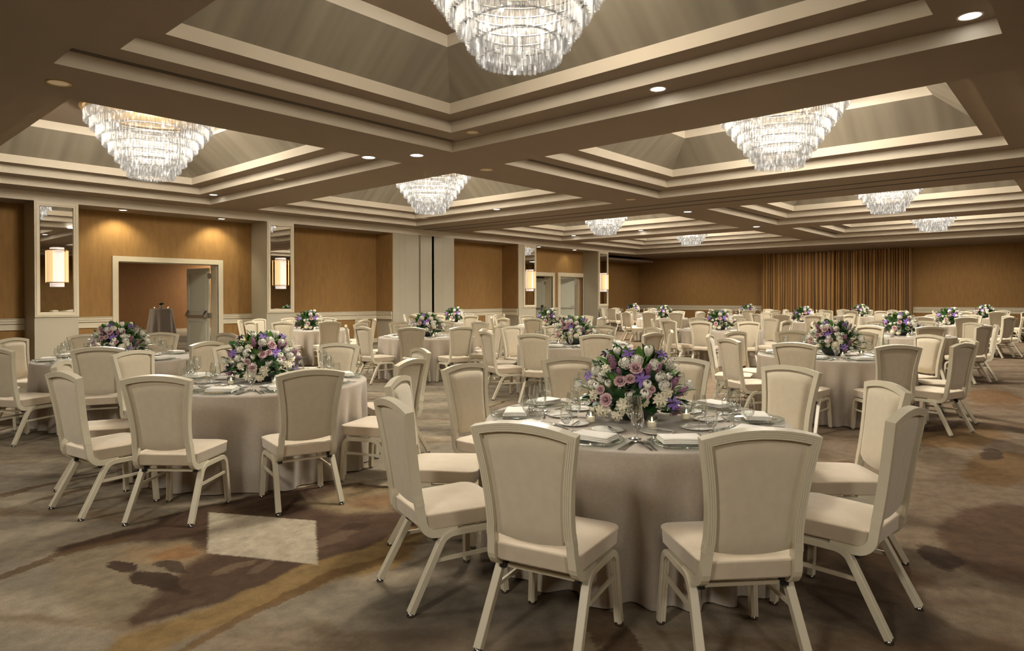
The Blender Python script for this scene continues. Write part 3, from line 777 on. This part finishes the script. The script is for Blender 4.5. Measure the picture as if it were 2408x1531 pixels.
# name: x, y, phase (deg) or list of (azimuth, distance), row, index
TB = {
 'T1': (3.52, 2.129, [(-165, 1.55), (-130, 1.53), (-93, 1.45), (-54, 1.47), (-17, 1.53), (17, 1.62), (51, 1.60), (89, 1.50), (125, 1.38), (161, 1.55)], 'a', 0),
 'T2': (2.91, 5.60, [(-142, 1.58), (-105, 1.49), (-67, 1.42), (-22, 1.42), (30, 1.42), (73, 1.48), (114, 1.49), (154, 1.52), (-171, 1.60)], 'b', 0),
 'T3': (2.86, 9.13, [(-115, 1.40), (-72, 1.38), (9, 1.45), (52, 1.45), (88, 1.45), (124, 1.42), (166, 1.55), (-152, 1.55)], 'c', 0),
 'T4': (8.33, 13.8, -141, 'd', 0), 'T5': (8.32, 9.60, -143, 'c', 1), 'T6': (13.77, 14.6, -150, 'd', 1), 'T7': (13.45, 10.7, -153, 'c', 2),
 'T8': (8.45, 6.19, -166, 'b', 1), 'T9': (25.9, 15.7, -150, 'd', 2), 'T10': (20.5, 11.2, -170, 'c', 3), 'T11': (14.34, 6.40, -169, 'b', 2),
 'T12': (25.9, 10.4, -155, 'c', 4), 'T13': (9.02, 2.51, -177, 'a', 1), 'T14': (20.6, 6.58, -150, 'b', 3), 'T15': (27.3, 6.65, -140, 'b', 4),
 'T16': (14.40, 2.81, -151, 'a', 2), 'T17': (20.6, 2.88, -157, 'a', 3), 'T18': (27.9, 2.88, -160, 'a', 4)}
FULLC = ('T1', 'T2', 'T3', 'T13', 'T8', 'T5', 'T4')
FULLS = ('T1', 'T2', 'T13'); MIDS = ('T3', 'T8')
def tdesc(n):
    if n == 'T1': return 'the nearest table'
    _, _, _, r, i = TB[n]; return 'the %s %s table' % (ORD[i], ROWN[r])
HOURS = ['twelve', 'one', 'two', 'three', 'four', 'five', 'six', 'seven', 'eight', 'nine', 'ten', 'eleven']
def hours(x, y, azs):
    base = math.degrees(math.atan2(y, x)); used = {}; out = []
    for a in azs:
        h = ((base - a) / 30) % 12
        c = sorted(range(12), key=lambda k: min(abs(h - k), 12 - abs(h - k)))
        k = next(q for q in c if q not in used); used[k] = 1; out.append(k)
    return out

def make_cloth(seed):
    r = random.Random(seed); m = MB(); n = 240; prof = [(0, .760), (.45, .760), (.80, .760), (.898, .7595), (.910, .757), (.916, .749), (.917, .735), (.912, .66), (.907, .54), (.904, .40), (.901, .26), (.899, .12), (.898, .03), (.898, .008)]
    comps = [(k, r.uniform(.35, 1) / (1 + abs(k - 20) * .06), r.uniform(0, 2 * PI)) for k in (9, 12, 15, 18, 21, 24, 28, 32)]
    tot = sum(c[1] for c in comps) * .30; V = [(0, 0, .760)]
    for (rr, z) in prof[1:]:
        d = max(0, (.735 - z) / .735)
        for i in range(n):
            a = 2 * PI * i / n; w = sum(c[1] * math.sin(c[0] * a + c[2] + .25 * d) for c in comps) / tot
            w = math.copysign(abs(w) ** .8, w)
            rad = rr + (.044 * d ** .7) * max(-1.7, min(1.15, w)) * (1 if d > 0 else 0) 
            V.append((rad * math.cos(a), rad * math.sin(a), z))
    k = len(prof) - 1
    F = [(0, 1 + i, 1 + (i + 1) % n) for i in range(n)]
    F += [(1 + q * n + i, 1 + (q + 1) * n + i, 1 + (q + 1) * n + (i + 1) % n, 1 + q * n + (i + 1) % n) for q in range(k - 1) for i in range(n)]
    m.add(V, F, True); return m

# tableware prototypes (parents at table height)
def proto(name, cat, parts):
    t = thing(name, 'x', cat)
    for (pn, mb, mt) in parts: obj(pn, mb, mt, t)
    return t
def glass_mb(hgt, rb, rim, stem, foot, n=20):
    zb = stem; hb = hgt - stem
    pr = [(0, .0015), (foot, .0015), (foot, .003), (foot * .5, .006), (.006, .012), (.0042, .03), (.004, stem * .8), (.007, stem * .97)]
    bowl = [(.010, zb), (rb * .55, zb + hb * .07), (rb * .86, zb + hb * .2), (rb, zb + hb * .38), (rb * .97, zb + hb * .6), ((rb + rim) / 2 * .98, zb + hb * .82), (rim, hgt)]
    return MB().lathe(pr, n), MB().lathe(bowl, n)
def rev(mb): return mb
g1 = glass_mb(.225, .042, .031, .095, .037); g2 = glass_mb(.165, .034, .029, .060, .032)
P_WINE = proto('wine_glass', 'glass', [('stem', g1[0], M['glass']), ('glass_bowl', g1[1], M['glass'])])
P_GOB = proto('water_goblet', 'glass', [('stem', g2[0], M['glass']), ('glass_bowl', g2[1], M['glass'])])
cp = MB().lathe([(0, .004), (.10, .004), (.125, .008), (.158, .016), (.160, .014), (.126, .004), (.10, .0015), (0, .0015)], 40)
bd = MB()
for i in range(56):
    a = 2 * PI * i / 56; bd.lathe([(0, .010), (.0045, .0115), (.006, .016), (.0045, .0205), (0, .022)], 5, cx=.163 * math.cos(a), cy=.163 * math.sin(a))
P_CHG = proto('charger_plate', 'plate', [('plate_disc', cp, M['charger']), ('beaded_rim', bd, M['charger'])])
def soft_slab(mb, x0, x1, y0, y1, z0, z1, sag=.0):
    n = 6; V = []
    for k, z in enumerate((z0, (z0 + z1) / 2, z1)):
        for j in range(n + 1):
            for i in range(n + 1):
                u, v = i / n, j / n; e = .004 if k == 1 else 0
                V.append((x0 + (x1 - x0) * u + (u - .5) * 2 * e, y0 + (y1 - y0) * v + (v - .5) * 2 * e, z + (sag * math.sin(u * 5 + v * 3) if k else 0)))
    q = (n + 1) ** 2; F = []
    for k in (0, 2): F += [(k * q + j * (n + 1) + i, k * q + j * (n + 1) + i + 1, k * q + (j + 1) * (n + 1) + i + 1, k * q + (j + 1) * (n + 1) + i) for j in range(n) for i in range(n)]
    for k in (0, 1):
        for i in range(n):
            for (a, b) in ((i, i + 1), (n * (n + 1) + i, n * (n + 1) + i + 1), (i * (n + 1), (i + 1) * (n + 1)), (i * (n + 1) + n, (i + 1) * (n + 1) + n)):
                F.append((k * q + a, k * q + b, (k + 1) * q + b, (k + 1) * q + a))
    mb.add(V, F, True)
nk = MB()
for k in range(3): soft_slab(nk, -.105 + .002 * k, .105 - .003 * k, -.072 + .004 * k, .070 - .002 * k, .018 + .0085 * k, .0255 + .0085 * k, .0012)
P_NAP = obj('folded_napkin', nk, M['napkin']); tag(P_NAP, 'x', 'napkin')
P_BRD = obj('bread_plate', MB().lathe([(0, .004), (.055, .004), (.075, .009), (.0925, .014), (.0935, .013), (.072, .004), (.055, .0), (0, .0)], 32), M['china']); tag(P_BRD, 'x', 'plate')
def bar(mb, pts):          # flat cutlery from (y, halfwidth, z) stations
    V = []
    for (y, w, z) in pts: V += [(-w, y, z), (w, y, z), (w, y, z + .0022), (-w, y, z + .0022)]
    k = len(pts); F = [(i * 4 + j, i * 4 + (j + 1) % 4, i * 4 + 4 + (j + 1) % 4, i * 4 + 4 + j) for i in range(k - 1) for j in range(4)] + [(3, 2, 1, 0), tuple(range(k * 4 - 4, k * 4))]
    mb.add(V, F); return mb
fk = bar(MB(), [(0, .0075, .001), (.07, .0055, .003), (.12, .0028, .005), (.135, .010, .004), (.15, .0115, .003)])
for q in (-.0092, -.0031, .0031, .0092): fk.add([(q - .0018, .15, .003), (q + .0018, .15, .003), (q + .0014, .195, .006), (q - .0014, .195, .006), (q - .0018, .15, .005), (q + .0018, .15, .005), (q + .0014, .195, .0075), (q - .0014, .195, .0075)], [(0, 1, 2, 3), (4, 5, 6, 7), (0, 1, 5, 4), (1, 2, 6, 5), (2, 3, 7, 6), (3, 0, 4, 7)])
P_FORK = obj('dinner_fork', fk, M['silver']); tag(P_FORK, 'x', 'fork')
P_KNIFE = obj('dinner_knife', bar(MB(), [(0, .0078, .001), (.08, .0062, .001), (.095, .0058, .001), (.10, .0085, .001), (.17, .0090, .001), (.20, .006, .001), (.212, .001, .001)]), M['silver']); tag(P_KNIFE, 'x', 'knife')
P_BUT = obj('butter_knife', bar(MB(), [(0, .006, .013), (.07, .005, .013), (.08, .0075, .013), (.13, .008, .013), (.15, .002, .013)]), M['silver']); tag(P_BUT, 'x', 'knife')
sp = bar(MB(), [(0, .0065, .001), (.06, .005, .003), (.115, .0026, .006), (.124, .004, .005)])
V = []; F = []
for j in range(5):
    for i in range(12):
        a = 2 * PI * i / 12; q = j / 4; V.append((.0165 * q * math.cos(a), .146 + .025 * q * math.sin(a), .001 + .006 * q * q))
for j in range(4):
    for i in range(12): F.append((j * 12 + i, j * 12 + (i + 1) % 12, j * 12 + 12 + (i + 1) % 12, j * 12 + 12 + i))
sp.add(V, F, True); P_SPOON = obj('dessert_spoon', sp, M['silver']); tag(P_SPOON, 'x', 'spoon')
P_VOT = proto('votive_candle', 'candle', [('glass_cup', MB().lathe([(0, .002), (.026, .002), (.030, .008), (.031, .07), (.0285, .07), (.0275, .010), (0, .008)], 18), M['glass']),
    ('wax', MB().lathe([(0, .010), (.0265, .010), (.0265, .036), (.02, .038), (0, .036)], 16), M['wax']), ('flame', MB().lathe([(0, .038), (.004, .044), (.0045, .05), (.002, .06), (0, .066)], 8), M['flame'])])

# -------------------------------------------------------------------- flowers
def basis(nrm):
    n = Vector(nrm).normalized(); a = n.cross(Vector((0, 0, 1)));
    a = a.normalized() if a.length > .05 else Vector((1, 0, 0)); return a, n.cross(a).normalized() if False else (n.cross(a)).normalized(), n
def place(mb, src, pos, nrm, s=1.0, spin=0.0):
    a, b, n = basis(nrm); c, d = math.cos(spin), math.sin(spin); a2 = a * c + b * d; b2 = b * c - a * d; P = Vector(pos)
    o = len(mb.v); mb.v += [tuple(P + a2 * (x * s) + b2 * (y * s) + n * (z * s)) for (x, y, z) in src.v]
    mb.f += [[o + i for i in f] for f in src.f]; mb.sm += src.sm; mb.mi += src.mi
    return mb
def petals(mb, n, r0, r1, z0, z1, half, curl, ph, jit, rr, tip=.35, nu=4, nv=4, bulge=None):
    for k in range(n):
        a0 = ph + 2 * PI * k / n + rr.uniform(-jit, jit); V = []
        for j in range(nv + 1):
            v = j / nv
            r = (bulge * math.sin(PI * (.12 + .74 * v)) if bulge else r0 + (r1 - r0) * v ** .7) + curl * v ** 4
            z = z0 + (z1 - z0) * math.sin(v * PI / 2) - abs(curl) * .6 * v ** 6
            for i in range(nu + 1):
                u = -1 + 2 * i / nu; w = half * (1 - tip * v ** 4)
                V.append((r * math.cos(a0 + u * w), r * math.sin(a0 + u * w), z - (z1 - z0) * .16 * u * u * v ** 3))
        mb.add(V, [(j * (nu + 1) + i, j * (nu + 1) + i + 1, (j + 1) * (nu + 1) + i + 1, (j + 1) * (nu + 1) + i) for j in range(nv) for i in range(nu)], True)
rr = random.Random(11)
ROSE = MB()
for (n, r0, r1, z1, half, curl) in ((2, .002, .006, .040, 1.7, -.001), (3, .004, .012, .045, 1.25, -.002), (4, .006, .019, .046, .95, -.001), (5, .008, .025, .043, .80, .003), (6, .010, .030, .034, .70, .009)):
    petals(ROSE, n, r0, r1, 0, z1, half, curl, rr.uniform(0, 6), .2, rr)
ROSE.lathe([(.0, .040), (.004, .038), (.007, .030), (.012, .012), (0, .0)], 8)
TULIP = MB(); petals(TULIP, 3, 0, 0, 0, .060, .95, .0, 0, .1, rr, .55, bulge=.024); petals(TULIP, 3, 0, 0, 0, .056, .95, .002, PI / 3, .1, rr, .55, bulge=.027)
STAR = MB()
for k in range(6):
    a = 2 * PI * k / 6; c, s = math.cos(a), math.sin(a); V = []
    for (d, w, z) in ((.004, .003, 0), (.018, .0085, .004), (.032, .008, .003), (.044, .0005, -.002)):
        for q in (-1, 0, 1): V.append((d * c - q * w * s, d * s + q * w * c, z - .002 * (q == 0)))
    STAR.add(V, [(j * 3 + i, j * 3 + i + 1, j * 3 + 4 + i, j * 3 + 3 + i) for j in range(3) for i in range(2)], True)
STAR.lathe([(0, .009), (.004, .007), (.005, 0)], 6)
FLO = MB()
for k in range(5):
    a = 2 * PI * k / 5; c, s = math.cos(a), math.sin(a)
    FLO.add([(.001 * c, .001 * s, 0), (.006 * c - .004 * s, .006 * s + .004 * c, .002), (.011 * c, .011 * s, .001), (.006 * c + .004 * s, .006 * s - .004 * c, .002)], [(0, 1, 2, 3)], True)
def cluster(n, shape, s, rr, core=.8):
    m = MB()
    for k in range(n):
        z = 1 - 2 * (k + .5) / n; a = k * 2.39996; q = math.sqrt(max(0, 1 - z * z)); d = Vector((q * math.cos(a), q * math.sin(a), z)); d += Vector([rr.uniform(-.15, .15) for _ in range(3)])
        taper = 1 - .45 * (z + 1) / 2 if shape[2] > shape[0] * 1.2 else 1
        place(m, FLO, (d.x * shape[0] * taper, d.y * shape[1] * taper, d.z * shape[2]), (d.x, d.y, d.z * .6 + .15), s * rr.uniform(.8, 1.2), rr.uniform(0, 6))
    if core: m.lathe([(0, -shape[2] * .85)] + [(shape[0] * core * math.sin(PI * k / 6) * (1 - (.45 * (1 - math.cos(PI * k / 6)) / 2 if shape[2] > shape[0] * 1.2 else 0)), -shape[2] * .85 * math.cos(PI * k / 6)) for k in range(1, 6)] + [(0, shape[2] * .85)], 10)
    return m
LILAC = cluster(80, (.026, .026, .050), .62, rr); PUFF = cluster(30, (.036, .036, .028), 1.75, rr, .62); SPRAY = cluster(40, (.048, .048, .030), .52, rr, 0)
BLOSSOM = MB()
for k in range(5):
    a = 2 * PI * k / 5; place(BLOSSOM, STAR, (.022 * math.cos(a), .022 * math.sin(a), .006 * (k % 2)), (.7 * math.cos(a), .7 * math.sin(a), .8), .62, k)
place(BLOSSOM, STAR, (0, 0, .018), (0, 0, 1), .66, .4)
LEAF = MB(); V = []
for (d, w, z) in ((0, .004, 0), (.2, .21, .02), (.45, .31, .03), (.72, .24, .0), (1, .004, -.09)):
    for q in (-1, 0, 1): V.append((q * w, d, z + (.05 if q else 0) * w / .24))
LEAF.add(V, [(j * 3 + i, j * 3 + i + 1, j * 3 + 4 + i, j * 3 + 3 + i) for j in range(4) for i in range(2)], True)
def add_leaf(mb, p, d, up, L, mi=0):
    d = Vector(d).normalized(); up = Vector(up); sd = d.cross(up)
    sd = sd.normalized() if sd.length > .05 else Vector((1, 0, 0)); n = sd.cross(d)
    o = len(mb.v); P = Vector(p); mb.v += [tuple(P + sd * (x * L) + d * (y * L) + n * (z * L)) for (x, y, z) in LEAF.v]
    mb.f += [[o + i for i in f] for f in LEAF.f]; mb.sm += LEAF.sm; mb.mi += [mi] * len(LEAF.f)
# the bouquet as seen from the front: kind, across, up, size  (x across the picture, z above the table)
BQ = [('rose', .012, .325, 1.05), ('rose', -.075, .255, 1.0), ('rose', -.19, .20, .75), ('rose', -.155, .145, 1.05), ('rose', .075, .19, .75), ('rose', .10, .215, .65), ('rose', -.02, .27, .8),
      ('tulip', .085, .435, 1.1), ('tulip', -.095, .435, .9), ('tulip', .075, .255, 1.0), ('tulip', .058, .205, 1.05), ('tulip', -.145, .26, .8), ('tulip', .14, .30, .8),
      ('star', -.03, .418, 1.1), ('star', .175, .405, 1.0), ('star', .045, .275, 1.35), ('star', .235, .125, 1.2), ('star', -.275, .275, 1.0),
      ('lilac', -.125, .365, 1.15), ('lilac', .085, .33, .95), ('lilac', .235, .25, 1.05), ('lilac', .285, .195, .95), ('lilac', .255, .085, 1.0), ('lilac', -.085, .31, .8), ('lilac', .15, .335, .8),
      ('puff', .125, .36, .85), ('puff', -.19, .285, .85), ('puff', .185, .24, .9), ('puff', -.235, .31, .75), ('puff', .165, .29, .8), ('puff', -.345, .215, .7),
      ('blossom', -.19, .085, 1.2), ('blossom', -.06, .12, 1.3), ('blossom', -.10, .065, 1.0), ('blossom', .16, .155, 1.25), ('blossom', .20, .20, 1.0), ('blossom', -.17, .33, .9),
      ('puff', -.05, .37, .9), ('puff', .02, .385, .9), ('tulip', -.21, .24, .8), ('puff', -.02, .19, .75), ('blossom', .06, .15, .9), ('puff', -.255, .235, .75), ('tulip', .20, .30, .8), ('blossom', -.245, .17, .9), ('spray', .255, .345, 1.0), ('spray', -.225, .36, .9), ('spray', .205, .375, .8), ('spray', -.06, .235, .7)]
KIND = {'rose': (ROSE, 'rose', 'rose'), 'tulip': (TULIP, 'tulip', 'white'), 'star': (STAR, 'clematis', 'violet'), 'lilac': (LILAC, 'lilac', 'lilac'), 'puff': (PUFF, 'sweet_pea', 'white'), 'blossom': (BLOSSOM, 'hyacinth', 'cream'), 'spray': (SPRAY, 'blossom_spray', 'white')}
A_, B_, C_ = .33, .27, .36
def dome(x, z, back):
    q = 1 - (x / A_) ** 2 - ((z - .11) / C_) ** 2
    f = B_ * math.sqrt(max(q, .02)); y = f if back else -f
    n = Vector((x / A_ ** 2, y / B_ ** 2, (z - .11) / C_ ** 2 + .8)).normalized()
    return Vector((x, y, z)), n
def bouquet(full):
    t = thing('floral_centerpiece', 'x', 'flower arrangement')
    obj('bowl', MB().lathe([(0, .0), (.085, .0), (.125, .03), (.155, .075), (.160, .10), (.150, .10), (.12, .07), (0, .05)], 32), M['bowl'], t)
    r = random.Random(5); fol = MB()
    for k in range(210):
        a = r.uniform(0, 2 * PI); e = r.uniform(-.25, 1.35); d = Vector((math.cos(a) * math.cos(e), math.sin(a) * math.cos(e), math.sin(e)))
        sc = r.uniform(.62, .98); p = Vector((d.x * A_ * sc, d.y * B_ * sc * 1.05, .10 + max(0, d.z) * C_ * sc * .86 + min(0, d.z) * .12))
        add_leaf(fol, p, d + Vector((r.uniform(-.4, .4), r.uniform(-.4, .4), r.uniform(-.55, .35))), (r.uniform(-.3, .3), r.uniform(-.3, .3), 1), r.uniform(.065, .115), 0 if r.random() < .62 else 1)
    for k in range(26):
        a = 2 * PI * k / 26; p = Vector((math.cos(a) * .20, math.sin(a) * .18, .115)); add_leaf(fol, p, (math.cos(a), math.sin(a), -.38 + .3 * (k % 3)), (0, 0, 1), .13, 0)
    for q, v in enumerate(fol.v):
        rr_ = math.hypot(v[0], v[1]); zz = max(v[2], .012)
        if zz < .09 and rr_ > .27: zz = .09
        fol.v[q] = (v[0], v[1], zz)
    # dark heart so that no table shows through the stems
    fol.lathe([(.0, .08), (.15, .10), (.20, .17), (.19, .25), (.12, .33), (0, .37)], 14)
    for k in range(10):
        a = r.uniform(0, 2 * PI); add_leaf(fol, (.1 * math.cos(a), .1 * math.sin(a), .36), (math.cos(a) * .3, math.sin(a) * .3, 1), (math.cos(a), math.sin(a), 0), .10, 1)
    obj('foliage', fol, [M['leafd'], M['leafl']], t, rec=False)
    for back in (0, 1):
        for q, (k, x, z, s) in enumerate(BQ):
            if back and q % 2: continue
            src, pn, mt = KIND[k]; P, n = dome(x if not back else -x, z, back); m = MB()
            if k == 'star': n = (n + Vector((0, -.6 if not back else .6, 0))).normalized()
            if k == 'tulip': n = (n + Vector((0, 0, .8))).normalized(); P.z -= .03
            if k == 'lilac': n = (n + Vector((0, 0, .3))).normalized()
            if not full and q % 2 == back: continue
            place(m, src, P - n * .012, n, s * (1 if full else 1.2), q)
            obj(pn, m, M[mt], t, rec=False)
    # thin green stems up to the tall blooms
    sm = MB()
    for (x, z) in ((.085, .40), (-.095, .41), (-.03, .40), (.175, .39), (-.275, .27), (.255, .33), (-.345, .21)):
        P, n = dome(x, z, 0); sm.tube([(x * .25, P.y * .3, .2), (x * .7, P.y * .75, z * .8), tuple(P)], .0028, 5)
    obj('stem', sm, M['leafl'], t)
    return t

CH_FULL = make_chair(True); CH_FAR = make_chair(False)
BQ_FULL = bouquet(True); BQ_FAR = bouquet(False)
CLOTHS = [make_cloth(s) for s in (1, 2, 3)]
CLO = []
used = {'wine': 0}
first = set()
def inst(p, loc, rz, label, cat, group):
    """the first use moves the prototype itself, later ones copy it"""
    if p.name not in first:
        first.add(p.name); kids(p)
        for ch in kids(p): kids(ch)
        p.location = loc; p.rotation_euler = (0, 0, rz); return tag(p, label, cat, group)
    return dup(p, loc, rz, label, cat, group)

for n in TB:
    x, y, ph, row, idx = TB[n]; td = tdesc(n); tz = .7605
    seats = ph if isinstance(ph, list) else [(ph + 36 * k + rnd.uniform(-2.5, 2.5), 1.47 + rnd.uniform(-.04, .06)) for k in range(10)]
    hrs = hours(x, y, [a for a, _ in seats])
    k = list(TB).index(n) % 3; rot = rnd.uniform(0, 6)
    if k < len(CLO): c = CLO[k].copy(); C.objects.link(c)
    else: c = obj('tablecloth', CLOTHS[k], M['linen'], rec=False); CLO.append(c)
    c.location = (x, y, 0); c.rotation_euler = (0, 0, rot)
    tag(c, 'floor-length taupe linen cloth over the round banquet table, ' + td.replace('the ', ''), 'tablecloth', 'taupe tablecloths on the round tables')
    cd = math.atan2(-y, -x)       # towards the camera
    rzb = cd + PI / 2 + (0 if n == 'T1' else [.25, .3, -.5, .5, -.25][list(TB).index(n) % 5])
    inst(BQ_FULL if n in FULLS + MIDS else BQ_FAR, (x, y, tz), rzb, 'white, mauve and violet flower arrangement in a grey bowl on ' + td, 'flower arrangement', 'flower arrangements on the tables')
    for (a, d), h in zip(seats, hrs):
        ar = R(a); u = Vector((math.cos(ar), math.sin(ar), 0)); hw = HOURS[h]
        view = 'seen from behind' if h in (5, 6, 7) else 'facing the camera' if h in (11, 0, 1) else 'turned sideways'
        cp_ = Vector((x, y, 0)) + u * (max(d, 1.49) - .29)
        jz = rnd.uniform(-3, 3)
        inst(CH_FULL if n in FULLC else CH_FAR, cp_, ar + PI / 2 + R(jz), 'cream banquet chair %s, %s o\'clock of %s' % (view, hw, td), 'chair', 'banquet chairs around the tables')
        # place setting: origin at the table edge, +y towards the table centre, +x the diner's right hand
        fwd = -u; rgt = Vector((fwd.y, -fwd.x, 0)); e = Vector((x, y, tz)) + u * .915; rz = ar + PI / 2
        def at(px, py, pz=0): return e + rgt * px + fwd * py + Vector((0, 0, pz))
        w = ' at the %s o\'clock place of %s' % (hw, td)
        inst(P_NAP, at(rnd.uniform(-.01, .01), .185, 0 if n in FULLS + MIDS else -.014), rz + R(rnd.uniform(-8, 8)), 'folded white napkin' + w, 'napkin', 'folded napkins')
        inst(P_WINE, at(.170, .345), rz, 'tall empty wine glass' + w, 'glass', 'wine glasses')
        if n in FULLS + MIDS:
            inst(P_CHG, at(0, .19), rz, 'beaded clear glass charger plate' + w, 'plate', 'glass charger plates')
            inst(P_GOB, at(.205, .275), rz, 'short stemmed water goblet' + w, 'glass', 'water goblets')
            for q, px in enumerate((-.172, -.194)):
                inst(P_FORK, at(px, .075), rz + R(rnd.uniform(-4, 4)), ('inner' if q == 0 else 'outer') + ' dinner fork' + w, 'fork', 'dinner forks')
            for q, px in enumerate((.172, .192)):
                inst(P_KNIFE, at(px, .065), rz + R(rnd.uniform(-3, 3)), ('inner' if q == 0 else 'outer') + ' dinner knife' + w, 'knife', 'dinner knives')
            inst(P_BRD, at(-.02, .475), rz, 'small white bread plate' + w, 'plate', 'bread plates')
            if n in FULLS:
                inst(P_BUT, at(.05, .42), rz + R(38), 'butter knife on the bread plate' + w, 'knife', 'butter knives')
                inst(P_SPOON, at(.09, .366), rz + R(90), 'dessert spoon above the napkin' + w, 'spoon', 'dessert spoons')
    nv = 5 if n in FULLS + MIDS else 3
    for q in range(nv):
        a = cd + (2 * PI * q / nv) + (.33 if nv == 5 else .4); rv = .315
        hh = hours(x, y, [math.degrees(a)])[0]
        inst(P_VOT, (x + rv * math.cos(a), y + rv * math.sin(a), tz), 0, 'lit votive candle at %s o\'clock beside the flowers on %s' % (HOURS[hh], td), 'candle', 'votive candles')

# ------------------------------------------------------- cocktail tables in hall
def hall_table(x, y, w):
    m = MB(); n = 90; V = [(0, 0, 1.094)]; prof = [(.36, 1.094), (.385, 1.085), (.39, 1.05), (.42, .75), (.46, .4), (.50, .02)]
    for (rr_, z) in prof:
        d = max(0, (1.05 - z) / 1.05)
        for i in range(n):
            a = 2 * PI * i / n; s = rr_ + .05 * d * math.sin(9 * a + .6 * math.sin(3 * a)); V.append((s * math.cos(a), s * math.sin(a), z))
    m.add(V, [(0, 1 + i, 1 + (i + 1) % n) for i in range(n)] + [(1 + q * n + i, 1 + (q + 1) * n + i, 1 + (q + 1) * n + (i + 1) % n, 1 + q * n + (i + 1) % n) for q in range(len(prof) - 1) for i in range(n)], True)
    c = obj('cocktail_table', m, M['linen']); c.location = (x, y, 0); tag(c, 'tall cocktail table in taupe cloth in the hall, ' + w, 'table', 'cocktail tables in the hall')
    v = thing('bud_vase', 'small pale vase with dark leaves on the hall table ' + w, 'vase', (x, y, 1.095))
    obj('vase_body', MB().lathe([(0, .0), (.05, .0), (.06, .05), (.05, .11), (.04, .13), (.036, .13), (.045, .1), (0, .02)], 16), mat('pale ceramic', (.5, .42, .32), .5), v)
    lf = MB()
    for k in range(7):
        a = 2 * PI * k / 7; add_leaf(lf, (0, 0, .12), (math.cos(a), math.sin(a), .5 + .25 * (k % 2)), (0, 0, 1), .20, 0)
    obj('leaf_spray', lf, M['leafd'], v, rec=False)
    for q, s in enumerate((-1, 1)):
        inst(P_VOT, (x + s * .2, y - s * .12, 1.095), 0, 'lit votive candle %s the vase, hall table %s' % (('before', 'behind')[q], w), 'candle', 'votive candles')
hall_table(9.85, 26.81, 'the one in full view'); hall_table(8.10, 27.9, 'the one half hidden by the door frame')

# remove prototypes that ended up unused
w = bpy.data.worlds.new('world'); bpy.context.scene.world = w; w.use_nodes = True
w.node_tree.nodes['Background'].inputs[0].default_value = (.02, .017, .014, 1)
sc = bpy.context.scene
sc.view_settings.view_transform = 'Standard'; sc.view_settings.look = 'None'; sc.view_settings.exposure = 0.22
sc.cycles.transparent_max_bounces = 20; sc.cycles.max_bounces = 6; sc.cycles.diffuse_bounces = 3; sc.cycles.glossy_bounces = 2
sc.cycles.sample_clamp_indirect = 6
sc.cycles.use_adaptive_sampling = True; sc.cycles.adaptive_threshold = .03; sc.cycles.adaptive_min_samples = 16
